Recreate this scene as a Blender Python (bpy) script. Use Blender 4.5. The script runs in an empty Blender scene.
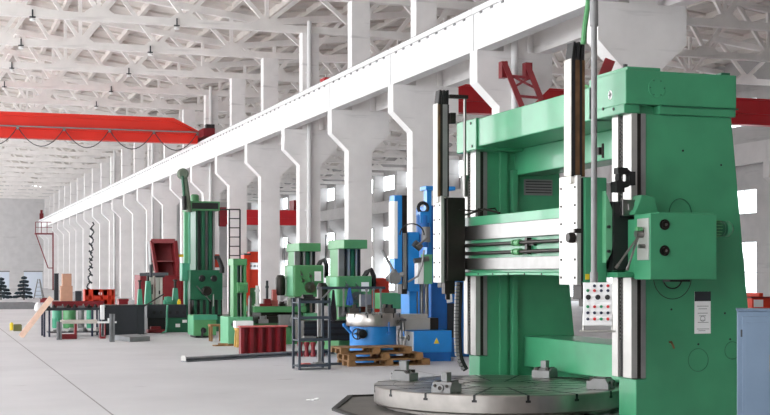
import bpy, bmesh, math, random
from mathutils import Vector, Matrix
random.seed(7)
S = bpy.context.scene
COL = S.collection
H = 1.7                                   # eye height
YAW = math.radians(18.85)
FPX = 1336.0
SY, CY = math.sin(YAW), math.cos(YAW)

def at(px, py, t):
    """point at camera depth t seen at pixel (px, py) of the 770x415 frame"""
    u, v = (px-385)/FPX, (274-py)/FPX
    return Vector(((SY+CY*u)*t, (CY-SY*u)*t, H+v*t))
def gr(px, py):
    return at(px, py, H*FPX/(py-274))

# ------------------------------------------------------------------ materials
def srgb(c):
    return tuple(((v/255)/12.92 if v/255 <= .04045 else ((v/255+.055)/1.055)**2.4) for v in c)
MATS = {}
def mat(name, rgb, rough=.5, metal=0., var=.08, scale=3., bump=0., coat=0.):
    if name in MATS: return MATS[name]
    m = bpy.data.materials.new(name); m.use_nodes = True
    nt = m.node_tree; b = nt.nodes['Principled BSDF']
    c = srgb(rgb)
    tc = nt.nodes.new('ShaderNodeTexCoord')
    nz = nt.nodes.new('ShaderNodeTexNoise'); nz.inputs['Scale'].default_value = scale; nz.inputs['Detail'].default_value = 5
    nt.links.new(tc.outputs['Object'], nz.inputs['Vector'])
    rp = nt.nodes.new('ShaderNodeValToRGB')
    rp.color_ramp.elements[0].position = .3; rp.color_ramp.elements[1].position = .7
    rp.color_ramp.elements[0].color = (*[max(0, v*(1-var)) for v in c], 1)
    rp.color_ramp.elements[1].color = (*[min(1, v*(1+var)) for v in c], 1)
    nt.links.new(nz.outputs['Fac'], rp.inputs['Fac'])
    nt.links.new(rp.outputs['Color'], b.inputs['Base Color'])
    b.inputs['Roughness'].default_value = rough; b.inputs['Metallic'].default_value = metal
    b.inputs['Coat Weight'].default_value = coat
    if bump:
        bp = nt.nodes.new('ShaderNodeBump'); bp.inputs['Strength'].default_value = bump; bp.inputs['Distance'].default_value = .02
        nt.links.new(nz.outputs['Fac'], bp.inputs['Height']); nt.links.new(bp.outputs['Normal'], b.inputs['Normal'])
    MATS[name] = m
    return m

def concrete_floor():
    m = bpy.data.materials.new('concrete_floor'); m.use_nodes = True
    nt = m.node_tree; N = nt.nodes; L = nt.links; b = N['Principled BSDF']
    tc = N.new('ShaderNodeTexCoord')
    n1 = N.new('ShaderNodeTexNoise'); n1.inputs['Scale'].default_value = .35; n1.inputs['Detail'].default_value = 8; n1.inputs['Roughness'].default_value = .6
    L.new(tc.outputs['Object'], n1.inputs['Vector'])
    r1 = N.new('ShaderNodeValToRGB')
    r1.color_ramp.elements[0].position = .3; r1.color_ramp.elements[0].color = (.495, .49, .508, 1)
    r1.color_ramp.elements[1].position = .7; r1.color_ramp.elements[1].color = (.605, .598, .618, 1)
    L.new(n1.outputs['Fac'], r1.inputs['Fac'])
    # scuffs: stretched noise
    mp = N.new('ShaderNodeMapping'); mp.inputs['Scale'].default_value = (1.0, 2.6, 1)
    L.new(tc.outputs['Object'], mp.inputs['Vector'])
    n2 = N.new('ShaderNodeTexNoise'); n2.inputs['Scale'].default_value = 1.2; n2.inputs['Detail'].default_value = 3
    L.new(mp.outputs['Vector'], n2.inputs['Vector'])
    r2 = N.new('ShaderNodeValToRGB'); r2.color_ramp.elements[0].position = .69; r2.color_ramp.elements[0].color = (1, 1, 1, 1)
    r2.color_ramp.elements[1].position = .75; r2.color_ramp.elements[1].color = (.72, .7, .7, 1)
    L.new(n2.outputs['Fac'], r2.inputs['Fac'])
    mx = N.new('ShaderNodeMix'); mx.data_type = 'RGBA'; mx.blend_type = 'MULTIPLY'; mx.inputs[0].default_value = 1
    L.new(r1.outputs['Color'], mx.inputs[6]); L.new(r2.outputs['Color'], mx.inputs[7])
    # slab joints
    sp = N.new('ShaderNodeSeparateXYZ'); L.new(tc.outputs['Object'], sp.inputs[0])
    def line(out, off, per, w):
        a = N.new('ShaderNodeMath'); a.operation = 'ADD'; a.inputs[1].default_value = off; L.new(out, a.inputs[0])
        p = N.new('ShaderNodeMath'); p.operation = 'PINGPONG'; p.inputs[1].default_value = per/2; L.new(a.outputs[0], p.inputs[0])
        l = N.new('ShaderNodeMath'); l.operation = 'LESS_THAN'; l.inputs[1].default_value = w; L.new(p.outputs[0], l.inputs[0])
        return l
    lx = line(sp.outputs['X'], -2.1+6, 6, .012); ly = line(sp.outputs['Y'], -2., 12, .008)
    mxm = N.new('ShaderNodeMath'); mxm.operation = 'MULTIPLY'; mxm.inputs[1].default_value = .3; L.new(ly.outputs[0], mxm.inputs[0])
    mm = N.new('ShaderNodeMath'); mm.operation = 'MAXIMUM'; L.new(lx.outputs[0], mm.inputs[0]); L.new(mxm.outputs[0], mm.inputs[1])
    mj = N.new('ShaderNodeMix'); mj.data_type = 'RGBA'; L.new(mm.outputs[0], mj.inputs[0]); L.new(mx.outputs[2], mj.inputs[6]); mj.inputs[7].default_value = (.22, .21, .21, 1)
    L.new(mj.outputs[2], b.inputs['Base Color']); b.inputs['Roughness'].default_value = .55
    return m

def white_concrete(name, rgb, seam=.5):
    m = bpy.data.materials.new(name); m.use_nodes = True
    nt = m.node_tree; N = nt.nodes; L = nt.links; b = N['Principled BSDF']; c = srgb(rgb)
    tc = N.new('ShaderNodeTexCoord')
    n1 = N.new('ShaderNodeTexNoise'); n1.inputs['Scale'].default_value = 1.4; n1.inputs['Detail'].default_value = 7
    L.new(tc.outputs['Object'], n1.inputs['Vector'])
    r = N.new('ShaderNodeValToRGB'); r.color_ramp.elements[0].position = .3; r.color_ramp.elements[1].position = .62
    r.color_ramp.elements[0].color = (*[v*.9 for v in c], 1); r.color_ramp.elements[1].color = (*c, 1)
    L.new(n1.outputs['Fac'], r.inputs['Fac'])
    mp = N.new('ShaderNodeMapping'); mp.inputs['Scale'].default_value = (.25, .25, 2.6); L.new(tc.outputs['Object'], mp.inputs['Vector'])
    n2 = N.new('ShaderNodeTexNoise'); n2.inputs['Scale'].default_value = 1.5; n2.inputs['Detail'].default_value = 4
    L.new(mp.outputs['Vector'], n2.inputs['Vector'])
    r2 = N.new('ShaderNodeValToRGB'); r2.color_ramp.elements[0].position = .62; r2.color_ramp.elements[0].color = (1, 1, 1, 1)
    r2.color_ramp.elements[1].position = .72; r2.color_ramp.elements[1].color = (1-.25*seam,)*3+(1,)
    L.new(n2.outputs['Fac'], r2.inputs['Fac'])
    mx = N.new('ShaderNodeMix'); mx.data_type = 'RGBA'; mx.blend_type = 'MULTIPLY'; mx.inputs[0].default_value = 1
    L.new(r.outputs['Color'], mx.inputs[6]); L.new(r2.outputs['Color'], mx.inputs[7])
    L.new(mx.outputs[2], b.inputs['Base Color']); b.inputs['Roughness'].default_value = .8
    return m

def glass_mat():
    m = bpy.data.materials.new('window_glass'); m.use_nodes = True
    nt = m.node_tree; N = nt.nodes; L = nt.links
    for n in list(N): N.remove(n)
    o = N.new('ShaderNodeOutputMaterial'); t = N.new('ShaderNodeBsdfTransparent'); g = N.new('ShaderNodeBsdfGlossy'); g.inputs['Roughness'].default_value = .05
    t.inputs['Color'].default_value = (.93, .95, .96, 1)
    mx = N.new('ShaderNodeMixShader'); mx.inputs[0].default_value = .06
    L.new(t.outputs[0], mx.inputs[1]); L.new(g.outputs[0], mx.inputs[2]); L.new(mx.outputs[0], o.inputs[0])
    return m

RAMW = white_concrete('oil_stained_bright_steel', (226, 222, 214), 1.2)
FLOOR = concrete_floor()
WHITE = white_concrete('white_painted_concrete', (236, 233, 232), .8)
BEAMW = white_concrete('white_beam_concrete', (226, 225, 225), .4)
ROOFM = white_concrete('roof_concrete', (212, 205, 199), 1.)
TRUSS = white_concrete('truss_concrete', (236, 232, 229), .5)
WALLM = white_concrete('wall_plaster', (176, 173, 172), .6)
SEAM = mat('green_paint_seam', (38, 100, 70), .5, 0, .1, 3)
GLASS = glass_mat()
GREEN = mat('green_machine_paint', (62, 142, 102), .36, 0, .10, 2.2, 0, .25)
GREEN2 = mat('mid_green_machine_paint', (80, 142, 92), .42, 0, .1, 3)
DGREEN = mat('dark_green_machine_paint', (28, 92, 64), .4, 0, .12, 3)
LGREEN = mat('pale_green_machine_paint', (100, 170, 128), .45, 0, .1, 3)
TEAL = mat('teal_paint', (70, 150, 120), .45, 0, .1, 3)
STEEL = mat('ground_steel', (132, 130, 128), .28, 1, .1, 6)
STEELW = mat('bright_steel', (188, 186, 182), .35, .6, .05, 5)
DSTEEL = mat('oiled_dark_steel', (50, 46, 43), .4, .7, .2, 4)
TABLE = mat('turned_table_steel', (178, 173, 168), .3, 1, .12, 5)
RUST = mat('rusty_oiled_steel', (122, 92, 64), .5, .6, .35, 6)
BLACK = mat('black_paint', (24, 24, 26), .45, 0, .15, 5)
RUBBER = mat('black_rubber', (16, 16, 17), .6, 0, .15, 8)
CHAR = mat('charcoal_paint', (40, 44, 50), .45, 0, .1, 2)
GREY = mat('grey_steel_paint', (128, 128, 128), .5, .2, .12, 4)
BGREY = mat('blue_grey_paint', (60, 68, 80), .45, .1, .1, 5)
CABBLUE = mat('steel_blue_cabinet_paint', (104, 124, 146), .4, .1, .06, 3)
RED = mat('crane_red_paint', (218, 44, 28), .42, 0, .05, .8)
REDR = mat('crimson_crane_paint', (196, 38, 46), .42, 0, .05, .8)
MAROON = mat('maroon_paint', (122, 22, 30), .45, 0, .14, 3)
DMAROON = mat('dark_red_oxide_paint', (122, 28, 34), .55, 0, .15, 3)
ORANGE = mat('orange_red_paint', (208, 56, 26), .45, 0, .08, 3)
BLUE = mat('bright_blue_machine_paint', (30, 132, 210), .38, 0, .08, 3, 0, .2)
DBLUE = mat('deep_blue_machine_paint', (24, 104, 184), .4, 0, .1, 3)
WOOD = mat('pale_plank_wood', (236, 202, 180), .65, 0, .1, 9)
PALLETW = mat('pallet_wood', (140, 104, 66), .75, 0, .22, 8)
CARD = mat('brown_cardboard', (190, 146, 122), .75, 0, .06, 4)
PLASTW = mat('white_enamel', (236, 236, 236), .4, 0, .03, 4)
YEL = mat('yellow_paint', (226, 196, 40), .45, 0, .08, 6)
OLIVE = mat('olive_paint', (104, 104, 60), .5, 0, .12, 6)
PLATE = mat('dark_pit_plate', (96, 92, 88), .6, .1, .14, 2.5)
PLATEE = mat('dark_edge_angle', (40, 38, 37), .6, .3, .15, 5)
FIR = mat('dark_conifer_needles', (30, 46, 54), .8, 0, .3, 12)
CONC = mat('grey_concrete_block', (122, 124, 126), .75, 0, .12, 4)
BTNR = mat('red_button', (200, 40, 44), .4, 0, .05, 5); BTNG = mat('green_button', (40, 140, 90), .4, 0, .05, 5)
BTNB = mat('dark_blue_button', (40, 46, 70), .4, 0, .05, 5)
RAGB = mat('blue_cloth', (60, 110, 190), .85, 0, .15, 9); RAGD = mat('dark_cloth', (44, 40, 48), .9, 0, .15, 9)
REDPINK = mat('faded_red_paint', (196, 96, 92), .55, 0, .12, 5)
LAMPW = mat('lamp_glass_white', (240, 240, 240), .3, 0, .02, 5)

# ------------------------------------------------------------------ mesh builder
class MB:
    def __init__(s): s.v = []; s.f = []
    def add(s, vs, fs):
        o = len(s.v); s.v += [Vector(v) for v in vs]; s.f += [[i+o for i in f] for f in fs]; return s
    def box(s, a, b):
        x0, x1 = sorted((a[0], b[0])); y0, y1 = sorted((a[1], b[1])); z0, z1 = sorted((a[2], b[2]))
        return s.add([(x0,y0,z0),(x1,y0,z0),(x1,y1,z0),(x0,y1,z0),(x0,y0,z1),(x1,y0,z1),(x1,y1,z1),(x0,y1,z1)],
                     [(0,3,2,1),(4,5,6,7),(0,1,5,4),(1,2,6,5),(2,3,7,6),(3,0,4,7)])
    def cb(s, c, sx, sy, sz, rz=0):       # box on base centre c
        R = Matrix.Rotation(rz, 3, 'Z'); c = Vector(c)
        pts = [c + R @ Vector((dx*sx/2, dy*sy/2, 0)) + Vector((0,0,dz*sz)) for dz in (0,1) for dx,dy in ((-1,-1),(1,-1),(1,1),(-1,1))]
        return s.add(pts, [(0,3,2,1),(4,5,6,7),(0,1,5,4),(1,2,6,5),(2,3,7,6),(3,0,4,7)])
    def bar(s, p, q, w, h, up=(0,0,1)):
        p, q = Vector(p), Vector(q); d = (q-p).normalized(); up = Vector(up)
        if abs(d.dot(up)) > .98: up = Vector((0,1,0))
        a = d.cross(up).normalized(); b = a.cross(d).normalized()
        pts = [e + a*i*w/2 + b*j*h/2 for e in (p, q) for i, j in ((-1,-1),(1,-1),(1,1),(-1,1))]
        return s.add(pts, [(0,3,2,1),(4,5,6,7),(0,1,5,4),(1,2,6,5),(2,3,7,6),(3,0,4,7)])
    def tube(s, p, q, r, n=12, r2=None):
        p, q = Vector(p), Vector(q); r2 = r if r2 is None else r2; d = (q-p).normalized()
        up = Vector((0,0,1)) if abs(d.z) < .95 else Vector((1,0,0))
        a = d.cross(up).normalized(); b = a.cross(d)
        pts = []
        for e, rr in ((p, r), (q, r2)):
            pts += [e + (a*math.cos(2*math.pi*i/n) + b*math.sin(2*math.pi*i/n))*rr for i in range(n)]
        fs = [(i, (i+1) % n, n+(i+1) % n, n+i) for i in range(n)] + [tuple(range(n))[::-1], tuple(range(n, 2*n))]
        return s.add(pts, fs)
    def path(s, pts, r, n=8):
        pts = [Vector(p) for p in pts]; k = len(pts); vs = []
        ref = None
        for i, p in enumerate(pts):
            d = (pts[min(i+1, k-1)]-pts[max(i-1, 0)]).normalized()
            if ref is None:
                ref = Vector((0,0,1)) if abs(d.z) < .9 else Vector((1,0,0))
            a = d.cross(ref).normalized(); b = a.cross(d).normalized(); ref = b
            vs += [p + (a*math.cos(2*math.pi*j/n) + b*math.sin(2*math.pi*j/n))*r for j in range(n)]
        fs = [(i*n+j, i*n+(j+1) % n, (i+1)*n+(j+1) % n, (i+1)*n+j) for i in range(k-1) for j in range(n)]
        fs += [tuple(range(n))[::-1], tuple(range((k-1)*n, k*n))]
        return s.add(vs, fs)
    def prism(s, poly, ax, a, b):
        n = len(poly)
        def m(p, t): return (t, p[0], p[1]) if ax == 'x' else ((p[0], t, p[1]) if ax == 'y' else (p[0], p[1], t))
        vs = [m(p, a) for p in poly] + [m(p, b) for p in poly]
        return s.add(vs, [tuple(range(n)), tuple(range(n, 2*n))] + [(i, (i+1) % n, n+(i+1) % n, n+i) for i in range(n)])
    def lathe(s, c, prof, n=32, ax='z'):
        c = Vector(c); vs = []
        for r, h in prof:
            for i in range(n):
                ca, sa = math.cos(2*math.pi*i/n)*r, math.sin(2*math.pi*i/n)*r
                vs.append(c + Vector((ca, sa, h) if ax == 'z' else ((h, ca, sa) if ax == 'x' else (ca, h, sa))))
        k = len(prof)
        fs = [(i*n+j, i*n+(j+1) % n, (i+1)*n+(j+1) % n, (i+1)*n+j) for i in range(k-1) for j in range(n)]
        fs += [tuple(range(n))[::-1], tuple(range((k-1)*n, k*n))]
        return s.add(vs, fs)
    def ring(s, c, R, r, ax='y', n=28, m=8):
        c = Vector(c); vs = []
        for i in range(n):
            A = 2*math.pi*i/n
            for j in range(m):
                B = 2*math.pi*j/m; rr = R+r*math.cos(B); h = r*math.sin(B); ca, sa = math.cos(A)*rr, math.sin(A)*rr
                vs.append(c + Vector((ca, sa, h) if ax == 'z' else ((h, ca, sa) if ax == 'x' else (ca, h, sa))))
        return s.add(vs, [(i*m+j, ((i+1) % n)*m+j, ((i+1) % n)*m+(j+1) % m, i*m+(j+1) % m) for i in range(n) for j in range(m)])

ORG = {}; KC = {}
def link(mb, name, m, org, parent=None, bev=0, smooth=False):
    me = bpy.data.meshes.new(name); bm = bmesh.new()
    vs = [bm.verts.new(v-org) for v in mb.v]
    for f in mb.f:
        try: bm.faces.new([vs[i] for i in f])
        except ValueError: pass
    bmesh.ops.recalc_face_normals(bm, faces=bm.faces)
    bm.to_mesh(me); bm.free()
    me.materials.append(m)
    if smooth:
        for p in me.polygons: p.use_smooth = True
        try: me.set_sharp_from_angle(angle=math.radians(38))
        except Exception: pass
    o = bpy.data.objects.new(name, me); COL.objects.link(o)
    if parent: o.parent = parent
    else: o.location = org
    if bev:
        b = o.modifiers.new('bevel', 'BEVEL'); b.width = bev; b.segments = 2; b.limit_method = 'ANGLE'
    ORG[o.name] = org
    return o
def tag(o, label, cat, group=None):
    o['label'] = label; o['category'] = cat
    if group: o['group'] = group
    return o
def thing(name, label, cat, loc, group=None):
    o = bpy.data.objects.new(name, None); COL.objects.link(o); o.location = loc; o.empty_display_size = .2
    ORG[o.name] = Vector(loc)
    return tag(o, label, cat, group)
def P(mb, name, m, root, bev=0, smooth=False):
    return link(mb, name, m, ORG[root.name], root, bev, smooth)
def PE(mb, name, m, root, bev=0, smooth=False):
    """each loose piece of mb becomes a part of its own"""
    par = list(range(len(mb.v)))
    def fd(i):
        while par[i] != i: par[i] = par[par[i]]; i = par[i]
        return i
    for f in mb.f:
        for i in f[1:]: par[fd(i)] = fd(f[0])
    gs = {}
    for f in mb.f: gs.setdefault(fd(f[0]), []).append(f)
    for fs in gs.values():
        ids = sorted({i for f in fs for i in f}); ix = {v: n for n, v in enumerate(ids)}
        q = MB(); q.v = [mb.v[i] for i in ids]; q.f = [[ix[i] for i in f] for f in fs]
        P(q, name, m, root, bev, smooth)
def solo(mb, name, m, label, cat, group=None, bev=0, smooth=False):
    xs = [v.x for v in mb.v]; ys = [v.y for v in mb.v]; zs = [v.z for v in mb.v]
    org = Vector(((min(xs)+max(xs))/2, (min(ys)+max(ys))/2, min(zs)))
    return tag(link(mb, name, m, org, None, bev, smooth), label, cat, group)
def struct(mb, name, m, parent=None):
    if parent: return P(mb, name, m, parent)
    o = link(mb, name, m, Vector((0,0,0))); o['kind'] = 'structure'; return o
def kids(o): return [c for c in bpy.data.objects if c.parent == o]
def dup(root, loc, label, children=None):
    r = root.copy(); COL.objects.link(r); r.location = loc; r['label'] = label
    ORG[r.name] = Vector(loc)
    ch = children if children is not None else KC.setdefault(root.name, kids(root))
    for c in ch:
        d = c.copy(); COL.objects.link(d); d.parent = r
    return r
ORD = ('first second third fourth fifth sixth seventh eighth ninth tenth eleventh twelfth thirteenth fourteenth fifteenth sixteenth '
       'seventeenth eighteenth nineteenth twentieth twenty-first twenty-second twenty-third twenty-fourth twenty-fifth').split()

# ------------------------------------------------------------------ camera / world
cam = bpy.data.cameras.new('camera'); co = bpy.data.objects.new('camera', cam); COL.objects.link(co)
co.location = (0, 0, H); co.rotation_euler = (math.pi/2, 0, -YAW)
cam.sensor_fit = 'HORIZONTAL'; cam.sensor_width = 36; cam.lens = FPX/770*36
cam.shift_y = (274-207.5)/770; cam.clip_end = 500
S.camera = co
w = bpy.data.worlds.new('overcast_sky'); S.world = w; w.use_nodes = True
bg = w.node_tree.nodes['Background']; bg.inputs[0].default_value = (.96, .98, 1, 1); bg.inputs[1].default_value = 4.2
S.view_settings.view_transform = 'Standard'; S.view_settings.look = 'None'; S.view_settings.gamma = 1
S.view_settings.exposure = .62
S.view_settings.use_curve_mapping = False
S.cycles.max_bounces = 10; S.cycles.diffuse_bounces = 6; S.cycles.sample_clamp_indirect = 8
S.cycles.use_denoising = True
try: S.cycles.denoising_input_passes = 'RGB_ALBEDO_NORMAL'
except Exception: pass

# ------------------------------------------------------------------ the hall
Y0, Y1 = -14., 167.
XL, XM, XR = -11.2, 13.16, 38.5
struct(MB().box((XL-.3, Y0, -.3), (XR+.3, Y1+.3, 0)), 'floor', FLOOR)
def roofz(x):
    mid = (XL+XM)/2 if x < XM else (XM+XR)/2
    half = (XM-XL)/2 if x < XM else (XR-XM)/2
    return 13.9 - 1.5*abs(x-mid)/half
roof = MB()
for a, b in ((XL-.4, (XL+XM)/2), ((XL+XM)/2, XM), (XM+1e-4, (XM+XR)/2), ((XM+XR)/2, XR+.4)):
    za, zb = roofz(a), roofz(b) if abs(b-XM) > 1e-6 else roofz(XM-1e-6)
    roof.prism([(a, za), (b, zb), (b, zb+.12), (a, za+.12)], 'y', Y0, Y1+.3)
    n = 8
    for i in range(n+1):                  # ribs of the roof planks
        x = a+(b-a)*i/n; z = za+(zb-za)*i/n
        roof.box((x-.09, Y0, z-.26), (x+.09, Y1, z+.02))
    for k in range(24):
        for j in range(3):
            y = 27+6*k+j*2
            if y < Y1: roof.prism([(a, za-.1), (b, zb-.1), (b, zb), (a, za)], 'y', y-.05, y+.05)
struct(roof, 'ceiling', ROOFM)
struct(MB().box((XL-.3, Y1, 0), (XR+.3, Y1+.3, 12.2)).prism([(XL-.3, 12.2), (XM, 12.2), ((XL+XM)/2, 13.9)], 'y', Y1, Y1+.3)
       .prism([(XM, 12.2), (XR+.3, 12.2), ((XR+XM)/2, 13.9)], 'y', Y1, Y1+.3), 'wall_back', white_concrete('back_wall_plaster', (206, 204, 204), .4))
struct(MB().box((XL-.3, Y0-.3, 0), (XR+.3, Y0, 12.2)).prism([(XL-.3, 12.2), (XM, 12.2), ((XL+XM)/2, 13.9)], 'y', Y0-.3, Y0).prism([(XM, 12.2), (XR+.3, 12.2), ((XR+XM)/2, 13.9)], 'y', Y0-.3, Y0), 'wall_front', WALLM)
# left wall: a low sill, piers and a head above the tall window openings (daylight side, out of view)
wl = MB().box((XL-.3, Y0, 0), (XL, Y1, .9)).box((XL-.3, Y0, 11.2), (XL, Y1, 12.5))
for k in range(-6, 25):
    y = 23.25+6*k
    if Y0 < y < Y1: wl.box((XL-.35, y-.35, 0), (XL, y+.35, 12.4))
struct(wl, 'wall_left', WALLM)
# right wall with three bands of windows per bay
bands = ((.25, 3.3), (4.7, 5.9), (9.1, 10.4))
wr = MB(); WB = []
ys = [(50.25+6*k, 50.25+6*k+3.6) for k in range(19)]
zcuts = [0, *[z for b in bands for z in b], 12.5]
for i in range(0, len(zcuts), 2): wr.box((XR, Y0, zcuts[i]), (XR+.3, Y1, zcuts[i+1]))
for za, zb in bands:
    prev = Y0
    for ya, yb in ys: wr.box((XR, prev, za), (XR+.3, ya, zb)); prev = yb
    wr.box((XR, prev, za), (XR+.3, Y1, zb))
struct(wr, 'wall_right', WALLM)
n = 0
WHITE_DIM = white_concrete('dimmed_white_concrete', (196, 193, 192), .8)  # white concrete greyed to imitate the weaker light along the far wall
FRAME = mat('white_window_frame', (228, 230, 232), .5, 0, .04, 4)
fr_me = {}
for bi, (za, zb) in enumerate(bands):
    for ya, yb in ys:
        n += 1
        f = MB(); x = XR+.12
        for y in (ya, ya+1.2, ya+2.4, yb): f.box((x-.03, y-.03, za), (x+.03, y+.03, zb))
        for z in ([za, zb] if zb-za < 2 else [za, (za+zb)/2, zb]): f.box((x-.03, ya, z-.03), (x+.03, yb, z+.03))
        o = link(f, 'window_%d' % n, FRAME, Vector((x, (ya+yb)/2, za))); o['kind'] = 'structure'
        P(MB().box((x-.004, ya, za), (x+.004, yb, zb)), 'window_pane', GLASS, o)

# ---- the row of columns with their corbels
YC = [23.03+6*k for k in range(24)]       # near faces
def column_mb():
    h = 6.97
    poly = [(12.77, 0), (13.56, 0), (13.56, 5.67), (14.15, 6.22), (14.15, h), (13.5, h), (13.5, 10.5), (12.88, 10.5), (12.88, h), (12.2, h), (12.2, 6.22), (12.77, 5.67)]
    return MB().prism(poly, 'y', YC[0], YC[0]+.45)
base = Vector((13.16, YC[0]+.22, 0))
c0 = link(column_mb(), 'concrete_column', WHITE, base)
tag(c0, '', 'column', 'columns between the two bays')
def clabel(k):
    return ('white concrete column with broad corbels rising behind the green gantry machine' if k == 0 else
            'white concrete column with corbels, %s of the row counted from the green gantry machine' % ORD[k])
c0['label'] = clabel(0)
for k in range(1, 24):
    c = c0.copy(); COL.objects.link(c); c.location = base+Vector((0, 6*k, 0)); c['label'] = clabel(k)
# runway beams on the corbels
def beam_mb(x0, x1, y0):
    b = MB()
    b.box((x0, y0+.02, 6.97), (x1, y0+5.98, 7.9)).box((x0-.06, y0+.02, 7.84), (x1+.1, y0+5.98, 7.97))
    return b
def rail_mb(x, y0):
    r = MB().box((x-.03, y0, 8.0), (x+.03, y0+6, 8.09)).box((x-.07, y0, 7.97), (x+.07, y0+6, 8.0))
    for i in range(10): r.box((x-.16, y0+.3+.6*i, 7.97), (x+.16, y0+.36+.6*i, 8.015))
    return r
yb0 = YC[0]+.225-6
bloc = Vector((12.4, yb0+3, 6.97))
CLIP = None
b0 = thing('runway_beam', 'white runway beam nearest the camera, spanning to the column behind the gantry', 'beam', bloc, 'runway beams along the aisle')
P(beam_mb(12.2, 12.55, yb0), 'beam_web', BEAMW, b0); P(rail_mb(12.38, yb0), 'crane_rail', DSTEEL, b0)
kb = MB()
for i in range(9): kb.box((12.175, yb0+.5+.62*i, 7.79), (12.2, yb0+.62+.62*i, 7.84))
PE(kb, 'clip_shadow', GREY, b0)  # grey dashes for the clips and their shadow under the flange lip
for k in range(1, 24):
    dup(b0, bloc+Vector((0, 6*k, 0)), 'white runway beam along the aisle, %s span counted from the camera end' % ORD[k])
b1loc = Vector((13.95, yb0+3, 6.97))
b1 = tag(link(beam_mb(13.75, 14.1, yb0).box((13.9, yb0, 7.97), (13.96, yb0+6, 8.08)), 'runway_beam', WHITE, b1loc), 'shaded runway beam behind the column row, nearest the camera', 'beam', 'runway beams behind the columns')
for k in range(1, 24):
    c = b1.copy(); COL.objects.link(c); c.location = b1loc+Vector((0, 6*k, 0)); c['label'] = 'shaded runway beam behind the column row, %s span from the camera end' % ORD[k]
# columns and beams on the right wall
rc = MB().prism([(XR-1.5, 6.2), (XR-1.5, 6.97), (XR-.9, 6.97), (XR-.9, 10.5), (XR-.05, 10.5), (XR-.05, 0), (XR-.9, 0), (XR-.9, 5.7)], 'y', YC[4], YC[4]+.5)
rbase = Vector((XR-.5, YC[4]+.25, 0))
r0 = tag(link(rc, 'wall_column', WHITE_DIM, rbase), '', 'column', 'columns along the far windowed wall')
for k in range(4, 24):
    o = r0 if k == 4 else r0.copy()
    if k > 4: COL.objects.link(o)
    o.location = rbase+Vector((0, 6*(k-4), 0)); o['label'] = 'white column standing against the windowed wall, %s from the camera end' % ORD[k-4]
rb = link(MB().box((XR-1.5, YC[4]+.26, 6.97), (XR-1.15, YC[4]+6.24, 7.97)), 'wall_runway_beam', WHITE_DIM, Vector((XR-1.3, YC[4]+3.25, 6.97)))
tag(rb, '', 'beam', 'runway beams along the windowed wall')
for k in range(4, 24):
    o = rb if k == 4 else rb.copy()
    if k > 4: COL.objects.link(o)
    o.location = Vector((XR-1.3, YC[4]+3.25+6*(k-4), 6.97)); o['label'] = 'white runway beam along the windowed wall, %s span from the camera end' % ORD[k-4]
# downpipes on every third column
for j, k in enumerate((1, 4, 7, 10, 13)):
    x, y = 13.1, YC[k]-.13
    mb = MB().tube((x, y, 0.0), (x, y, 10.9), .08, 14)
    for z in (1.5, 4, 6.5, 9): mb.box((x-.11, y-.02, z), (x+.11, y+.11, z+.05)); mb.tube((x, y, z-.2), (x, y, z-.1), .095, 14)
    solo(mb, 'downpipe', BEAMW, 'white downpipe running up the %s column of the row' % ORD[k], 'pipe', 'downpipes on the columns', smooth=True)

# ---- roof trusses
def truss(xa, xb, y, nodes, label, group):
    loc = Vector(((xa+xb)/2, y, 10.5))
    t = thing('roof_truss', label, 'truss', loc, group)
    bc = MB().box((xa, y-.13, 10.5), (xb, y+.13, 10.76))
    for x in nodes:                       # swollen gussets over each node
        bc.prism([(x-.55, 10.74), (x+.55, 10.74), (x+.28, 10.95), (x-.28, 10.95)], 'y', y-.12, y+.12)
    P(bc, 'bottom_chord', TRUSS, t)
    mid = (xa+xb)/2
    e = .03
    def tz(x): return roofz(min(max(x, xa+e), xb-e))-.42
    tc = MB().bar((xa, y, tz(xa)), (mid, y, tz(mid)), .24, .26).bar((mid, y, tz(mid)), (xb, y, tz(xb)), .24, .26)
    P(tc, 'top_chord', TRUSS, t)
    for i in range(len(nodes)):
        x = nodes[i]
        for dx in (-1.5, 1.5):
            if xa < x+dx < xb:
                P(MB().bar((x, y, 10.8), (x+dx, y, tz(x+dx)), .14, .15), 'web_member', TRUSS, t)
        if i % 2 == 0: P(MB().bar((x, y, 10.8), (x, y, tz(x)), .13, .13), 'web_member', TRUSS, t)
    return t
nl = [11.6-3*j for j in range(8)]
yt = YC[3]+.22
tl = truss(XL, XM, yt, nl, 'white roof truss over the aisle, nearest in view', 'roof trusses over the aisle')
tlk = kids(tl)
for k in range(4, 24):
    dup(tl, Vector(tl.location)+Vector((0, 6*(k-3), 0)), 'white roof truss over the aisle, %s from the camera end' % ORD[k-3], tlk)
nr = [14.9+3*j for j in range(8)]
yt2 = YC[1]+.22
tr = truss(XM, XR, yt2, nr, 'white roof truss beyond the columns, nearest in view', 'roof trusses over the far bay')
trk = kids(tr)
for k in range(2, 24):
    dup(tr, Vector(tr.location)+Vector((0, 6*(k-1), 0)), 'white roof truss beyond the columns, %s from the camera end' % ORD[k-1], trk)
# lamps hung on the bottom chords
ll = None
for k in range(4, 10):
    for j, x in enumerate((3.35, 8.3)):
        loc = Vector((x, YC[k]+.05, 10.3)); lab = 'small white ceiling lamp, %s one under the %s aisle truss' % (('left', 'right')[j], ORD[k-3])
        if ll is None:
            ll = thing('ceiling_lamp', lab, 'lamp', loc, 'lamps hung under the trusses')
            P(MB().box((x-.1, loc.y-.03, 10.47), (x+.1, loc.y+.1, 10.5)).tube((x, loc.y, 10.4), (x, loc.y, 10.74), .025, 8), 'lamp_bracket', CHAR, ll)
            P(MB().lathe((x, loc.y, 10.14), [(.06, .2), (.1, .22), (.1, .26), (.05, .3)], 16), 'lamp_shade', LAMPW, ll, smooth=True)
        else: dup(ll, loc, lab)

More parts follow.
